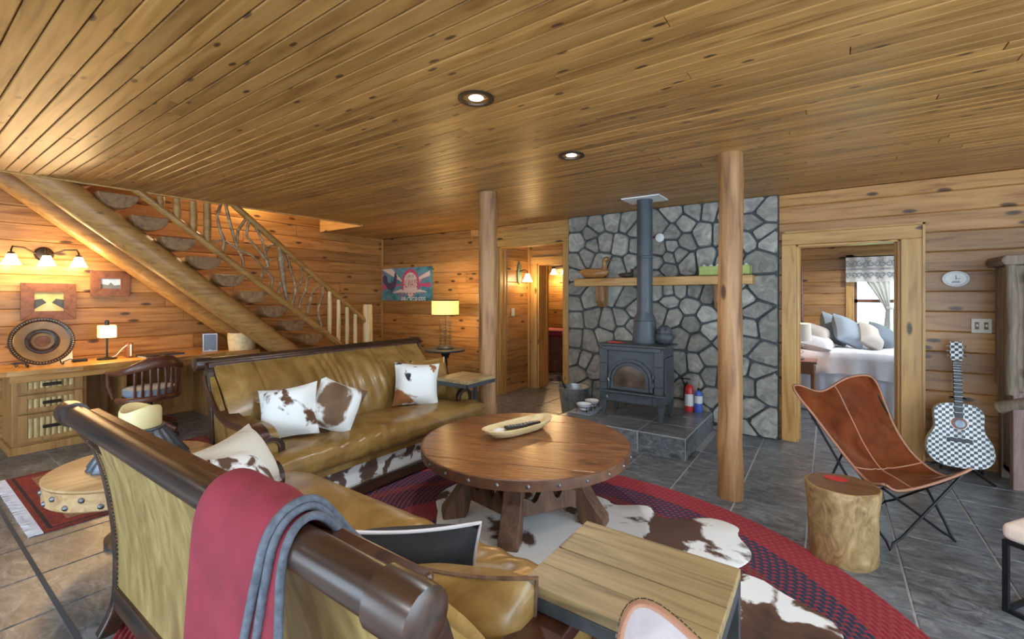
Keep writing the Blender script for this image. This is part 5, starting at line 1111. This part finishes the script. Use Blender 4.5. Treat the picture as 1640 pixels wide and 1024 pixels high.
# rustic cabinet at the picture's right edge
mottle('barn_wood', [(.25, (.085, .06, .042)), (.5, (.20, .145, .10)), (.8, (.32, .255, .19))], 3, 8, .7, .5, 1., st=(7, 7, 1)); mottle('barn_red', [(.25, (.14, .075, .065)), (.5, (.26, .16, .14)), (.8, (.34, .25, .22))], 3, 8, .7, .4, 1., st=(7, 7, 1))
cbn = thing('rustic_cabinet', 'weathered barn-wood hutch against the wall beside the guitar', 'cabinet', (1.10, 4.94, 0))
MB().box(.03, .75, .03, .40, .74, 1.70).build('upper_case', 'barn_wood', cbn, bevel=.006); MB().prism([(-.02, 1.70), (.78, 1.70), (.80, 1.74), (.78, 1.775), (-.02, 1.775), (-.04, 1.735)], -.03, .41, lambda a, b, d: (a, d, b)).build('cornice', 'barn_wood', cbn, bevel=.01)
for k in range(4): MB().box(.02, .035, .035+.092*k, .122+.092*k, .745, 1.695).build('side_plank', 'barn_wood', cbn, bevel=.004)
dr = MB().box(.10, .40, .012, .032, .78, 1.66).build('door', 'barn_wood', cbn, bevel=.005); MB().box(.13, .37, .004, .013, .90, 1.54).build('door_panel', 'barn_red', dr, bevel=.004); MB().lathe([(.012, 0), (.016, .012), (0, .02)], 10, (.36, .0, 1.2)).build('knob', 'iron', dr)
for z in (.86, 1.56): MB().tube([(.098, .006, z), (.098, .006, z+.06)], .006, 8).build('hinge', 'iron', dr)
MB().tube([(.03, .02, .72), (.02, .015, 1.0), (.035, .02, 1.3), (.02, .02, 1.72)], [.04, .032, .038, .03], 8).build('bark_pole', 'barn_wood', cbn, smooth=50)
MB().tube([(-.02, .10, .60), (.08, .02, .66), (.22, .0, .70)], [.05, .045, .03], 8).build('root_brace', 'barn_wood', cbn, smooth=50)
MB().box(.035, .13, .02, .10, 0, .74).build('corner_post', 'barn_red', cbn, bevel=.006); MB().box(.65, .75, .02, .10, 0, .74).build('corner_post', 'barn_red', cbn, bevel=.006); MB().box(.05, .08, .10, .40, .08, .74).build('lower_side', 'barn_wood', cbn, bevel=.004); MB().box(.05, .75, .06, .40, .08, .12).build('lower_shelf', 'barn_wood', cbn); MB().box(.04, .12, .32, .40, 0, .74).build('rear_post', 'barn_wood', cbn)
# low bench at the right edge
bn = thing('leather_stool', 'tan leather stool with black metal frame at the right edge', 'stool', (.97, 3.08, 0), rd(-35)); MB().box(-.23, .23, -.23, .23, .335, .415).build('seat_pad', 'shade_linen', bn, bevel=.03, seg=4)
for sx_ in (-1, 1):
    for sy_ in (-1, 1): MB().box(sx_*.215-.01, sx_*.215+.01, sy_*.215-.01, sy_*.215+.01, 0, .335).build('leg', 'black_metal', bn)
for s in (-1, 1): MB().box(-.205, .205, s*.215-.01, s*.215+.01, 0, .018).build('floor_bar', 'black_metal', bn); MB().box(s*.215-.01, s*.215+.01, -.205, .205, 0, .018).build('floor_bar', 'black_metal', bn); MB().box(-.205, .205, s*.215-.01, s*.215+.01, .318, .336).build('top_bar', 'black_metal', bn)
# wall fittings
def plate(label, x, y, z, mat, cat, w_=.06, h_=.06, tog=2, name='switch_plate'):
    t = thing(name, label, cat, (x, y, z)); MB().box(-w_, w_, -.008, 0, -h_, h_).build('cover', mat, t, bevel=.004)
    for k in range(tog): xx = (k-(tog-1)/2)*.055; MB().box(xx-.012, xx+.012, -.011, -.008, -.03, .03).build('slot', 'frame_wood', t); MB().box(xx-.006, xx+.006, -.02, -.008, -.008, .012).build('toggle', 'white_plastic', t)
plate('cream double light switch between guitar and cabinet', 1.042, 5.352, 1.216, 'cream_plastic', 'light switch', .062, .062)
ov = thing('oval_clock', 'small oval white clock on the pine wall above the guitar', 'clock', (.886, 5.35, 1.613)); MB().lathe([(0, 0), (.082, 0), (.086, .012), (.070, .018), (.066, .012), (0, .012)], 32, sx=1, sy=.78).build('rim', 'white_enamel', ov, smooth=40).rotation_euler = (R90, 0, 0)
MB().lathe([(0, .0125), (.064, .0125), (.064, .0135), (0, .0135)], 32, sx=1, sy=.78).build('face', 'clock_face', ov).rotation_euler = (R90, 0, 0); MB().box(-.002, .002, -.017, -.015, -.005, .03).box(-.005, .028, -.017, -.015, -.002, .002).build('hands', 'black_plastic', ov)
MB().prism([(-.03, -.035), (.03, -.035), (.02, -.018), (-.02, -.018)], -.0155, -.0145, lambda a, b, d: (a, d, b)).build('dial_window', 'grey_plastic', ov)
# ================================================================ hall and far room
pl_ = thing('switch_plate', 'cream light switch on the hall wall', 'light switch', (-3.965, 5.66, 1.22), R90); MB().box(-.04, .04, -.006, 0, -.06, .06).build('cover', 'cream_plastic', pl_, bevel=.003); MB().box(-.006, .006, -.016, -.006, -.01, .014).build('toggle', 'white_plastic', pl_)
hs = thing('hall_sconce', 'green leaf wall sconce with lit glass shade in the hall', 'sconce', (-3.965, 5.83, 1.83)); MB().prism([(-.05, -.14), (0, -.18), (.05, -.14), (.06, 0), (.03, .12), (0, .18), (-.03, .12), (-.06, 0)], 0, .015, lambda a, b, d: (d, a, b)).build('leaf_plate', 'green_patina', hs, bevel=.004)
MB().tube([(.01, 0, .02), (.08, .02, .05), (.13, .04, .02), (.13, .04, -.02)], .008, 8).build('arm', 'dark_bronze', hs, smooth=60); MB().lathe([(.028, 0), (.035, -.015), (.055, -.07), (.078, -.12), (.07, -.115), (.05, -.07), (.028, -.015)], 20, (.13, .04, -.02)).build('glass_shade', 'lit_glass', hs, smooth=60)
lamp('hall_lamp', (.20, .04, -.12), 9, (1, .62, .25), hs, .05)
fx = thing('wall_light', 'wall light with glass shades on the far room wall', 'light', (-5.05, 9.14, 2.06)); MB().box(-.22, .22, -.03, .05, .03, .09).build('bar', 'dark_bronze', fx, bevel=.008)
for x in (-.14, .14): MB().lathe([(.03, .03), (.05, -.02), (.085, -.09), (.075, -.085), (.04, -.02)], 18, (x, -.09, 0)).build('glass_shade', 'lit_glass', fx, smooth=60); MB().tube([(x, -.03, .06), (x, -.09, .03)], .012, 8).build('arm', 'dark_bronze', fx)
lamp('far_room_lamp', (0, -.25, -.1), 38, (1, .66, .32), fx, .08)
def bed(label, x0, x1, y0, y1, zt, cover, side, skirt, zc, name='bed', headside=None):
    t = thing(name, label, 'bed', ((x0+x1)/2, (y0+y1)/2, 0)); a, b = (x1-x0)/2, (y1-y0)/2
    MB().box(-a+.05, a-.05, -b+.05, b-.05, .05, zt-.03).build('mattress', side, t, bevel=.05, seg=3)
    def cv(u, v):
        x, y = (2*u-1), (2*v-1); ex, ey = max(0, abs(x)-.82)/.18, max(0, abs(y)-.80)/.20; e = max(ex, ey)
        X = math.copysign(min(abs(x)/.82, 1)*a, x)+math.copysign(.02*ex+.012*math.sin(y*40)*ex, x); Y = math.copysign(min(abs(y)/.80, 1)*b, y)+math.copysign(.02*ey+.014*math.sin(x*34)*ey, y)
        return (X, Y, zt+.012*math.sin(x*9+y*4)*(1-e)+.008*math.sin(y*14)*(1-e)-(zt-zc)*e*(1+.10*math.sin(x*7+y*5)))
    MB().sheet(cv, 56, 44, .012).build('coverlet', cover, t, smooth=70)
    sk = MB(); n = 90
    for seg_ in (((-a, -b), (a, -b)), ((a, -b), (a, b)), ((-a, b), (-a, -b))):
        (xa, ya), (xb, yb) = seg_; nx, ny = (yb-ya), -(xb-xa); l = math.hypot(nx, ny); nx, ny = nx/l, ny/l
        def f(u, v, xa=xa, ya=ya, xb=xb, yb=yb, nx=nx, ny=ny): w_ = -.005+.012*math.sin(u*95)*(.4+v); return (xa+(xb-xa)*u+nx*w_, ya+(yb-ya)*u+ny*w_, zc+.06-(zc+.05)*v)
        sk.grid(f, n, 5)
    sk.build('bed_skirt', skirt, t, smooth=70)
    return t
fb2 = bed('bed with rust coverlet and red blanket in the far room', -6.1, -3.75, 7.6, 8.9, .68, 'rust_cloth', 'rust_cloth', 'rust_cloth', .25)
tag(MB().box(-5.6, -3.78, 7.585, 8.3, .695, .80).build('folded_blanket', 'red_cloth', bevel=.03, seg=3), 'folded red blanket on the far room bed', 'blanket')
hr2 = [(-4.75, 6.75), (-4.45, 6.62), (-4.1, 6.72), (-3.75, 6.62), (-3.55, 6.85), (-3.6, 7.1), (-3.5, 7.4), (-3.9, 7.45), (-4.3, 7.55), (-4.7, 7.4), (-4.85, 7.1)]
tag(MB().prism(cr(hr2+[hr2[0]], 4)[:-1], 0.001, .008, lambda a, b, d: (a, b, d)).build('hide_mat', 'hide_speckle'), 'speckled cowhide on the far room floor', 'cowhide rug')
# ================================================================ bedroom behind the right doorway
bed('bed with rumpled white coverlet and pale skirt in the bedroom', -.42, 1.75, 6.95, 8.22, .76, 'linen_white', 'linen_white', 'linen_skirt', .47)
hb = thing('headboard', 'dark wooden headboard posts at the bedroom bed', 'headboard', (-.50, 7.6, 0))
for y, h in ((-.68, 1.2), (.42, 1.90)): MB().tube([(.16*(y > 0), y, 0), (.16*(y > 0), y, h*.6), (.16*(y > 0), y, h)], [.03, .026, .014], 10).build('bed_post', 'walnut', hb, smooth=60)
MB().box(-.02, .02, -.68, .42, .35, 1.0).build('panel', 'walnut', hb, bevel=.01)
BP = 'pillows on the bedroom bed'
for lb, mt_, loc, rot, w_ in (('white pillow lying flat at the head of the bed', 'linen_white', (-.14, 7.25, .83), (rd(-78), 0, rd(85)), .62), ('pale pillow stacked on top of the white one', 'pillow_taupe', (-.17, 7.42, .96), (rd(-70), 0, rd(80)), .56),
    ('grey pillow with dark piping leaning back', 'pillow_grey', (.05, 7.75, 1.0), (rd(-25), rd(25), rd(60)), .46), ('large blue-grey square pillow in front', 'pillow_grey', (.20, 7.55, .99), (rd(-28), rd(22), rd(50)), .46),
    ('taupe pillow tilted beside the blue-grey one', 'pillow_taupe', (.44, 7.62, .93), (rd(-30), rd(28), rd(45)), .36), ('dark slate pillow at the end of the row', 'pillow_slate', (.56, 7.74, .93), (rd(-28), rd(26), rd(40)), .36)):
    pillow(lb, mt_, loc, rot, w_, w_*.92 if w_ < .5 else .40, .15, BP, name='bed_pillow')
ns = thing('nightstand', 'small wooden nightstand beside the bedroom bed', 'nightstand', (-.34, 6.62, 0)); MB().box(-.22, .22, -.2, .2, .655, .685).build('top', 'walnut', ns, bevel=.005); MB().box(-.19, .19, -.17, .17, .53, .655).build('drawer_box', 'frame_wood', ns, bevel=.004)
for sx_ in (-1, 1):
    for sy_ in (-1, 1): MB().tube([(sx_*.18, sy_*.16, 0), (sx_*.18, sy_*.16, .60)], [.016, .024], 8).build('leg', 'frame_wood', ns)
tl2 = thing('bedside_lamp', 'bedside lamp with pale drum shade and wire base', 'lamp', (-.30, 6.58, .685)); MB().lathe([(0, 0), (.05, 0), (.05, .012), (.02, .018), (0, .02)], 20).build('base', 'iron', tl2, smooth=40); MB().tube([(0, 0, .015), (0, 0, .26)], .012, 8).build('stem', 'frame_wood', tl2)
MB().tube([(.045*math.cos(k*.9), .045*math.sin(k*.9), .02+.011*k) for k in range(20)], .003, 5).build('wire_coil', 'iron', tl2, smooth=60); MB().lathe([(.125, .235), (.128, .235), (.118, .445), (.115, .445)], 32).build('drum_shade', 'shade_linen', tl2, smooth=40); lamp('bedside_lamp_light', (0, 0, .36), 4, (1, .72, .55), tl2, .05)
# curtain: gathered white cloth with printed border
m_, nt_, b_ = nodes('curtain_cloth'); b_.inputs['Base Color'].default_value = (.72, .68, .64, 1); b_.inputs['Roughness'].default_value = .9; b_.inputs['Transmission Weight'].default_value = 0
tr = N(nt_, 'ShaderNodeBsdfTranslucent'); tr.inputs[0].default_value = (.8, .77, .72, 1); mxs = N(nt_, 'ShaderNodeMixShader'); mxs.inputs[0].default_value = .4
nt_.links.new(b_.outputs[0], mxs.inputs[1]); nt_.links.new(tr.outputs[0], mxs.inputs[2]); nt_.links.new(mxs.outputs[0], nt_.nodes['Material Output'].inputs[0])
cu_ = thing('window_curtain', 'white tied-back curtain with dark scroll print on the valance', 'curtain', (.72, 8.27, 0))
for s in (-1, 1):
    def f(u, v, s=s):
        z = 2.02-v*1.22; pinch = .06+.42*abs((2.02-z)/.72-1)**1.1 if z > 1.30 else .06+.05*(1.30-z)/.5
        c = 0 if z > 1.30 else 0; x = s*(.02+u*min(.50, pinch*1.0))*(1 if z > 1.3 else .8)
        return (x, .02*math.sin(u*26)-.01, z)
    MB().sheet(f, 40, 30, .003).build('drape', 'curtain_cloth', cu_, smooth=70)
MB().sheet(lambda u, v: (-.52+1.04*u, -.035+.012*math.sin(u*40), 2.03-.36*v), 60, 6, .003).build('valance', 'curtain_cloth', cu_, smooth=70)
MB().tube([(-.60, .0, 2.035), (.60, .0, 2.035)], .012, 8).build('curtain_rod', 'dark_bronze', cu_); MB().tube([(-.06, -.03, 1.30), (0, -.055, 1.295), (.06, -.03, 1.30)], .02, 8).build('tie_back', 'curtain_cloth', cu_)
vn = [o for o in cu_.children if o.name.startswith('valance')][0]
def scroll(cx, cz, r, a0, turns, s):
    n = 16; return [(cx+s*r*(1-.75*k/n)*math.cos(a0+turns*2*PI*k/n), -.056, cz+r*(1-.75*k/n)*math.sin(a0+turns*2*PI*k/n)) for k in range(n+1)]
for k in range(8):
    x = -.455+.13*k
    for s in (-1, 1): MB().tube(scroll(x+s*.03, 1.93, .045, PI*.5, -1.1, s), .007, 5, ab=(1, .3)).build('scroll_print', 'pillow_slate', vn); MB().tube(scroll(x+s*.03, 1.775, .04, -PI*.5, 1.1, s), .007, 5, ab=(1, .3)).build('scroll_print', 'pillow_slate', vn)
for z in (1.86, 1.845): MB().box(-.51, .51, -.056, -.052, z, z+.008).build('print_band', 'pillow_slate', vn)
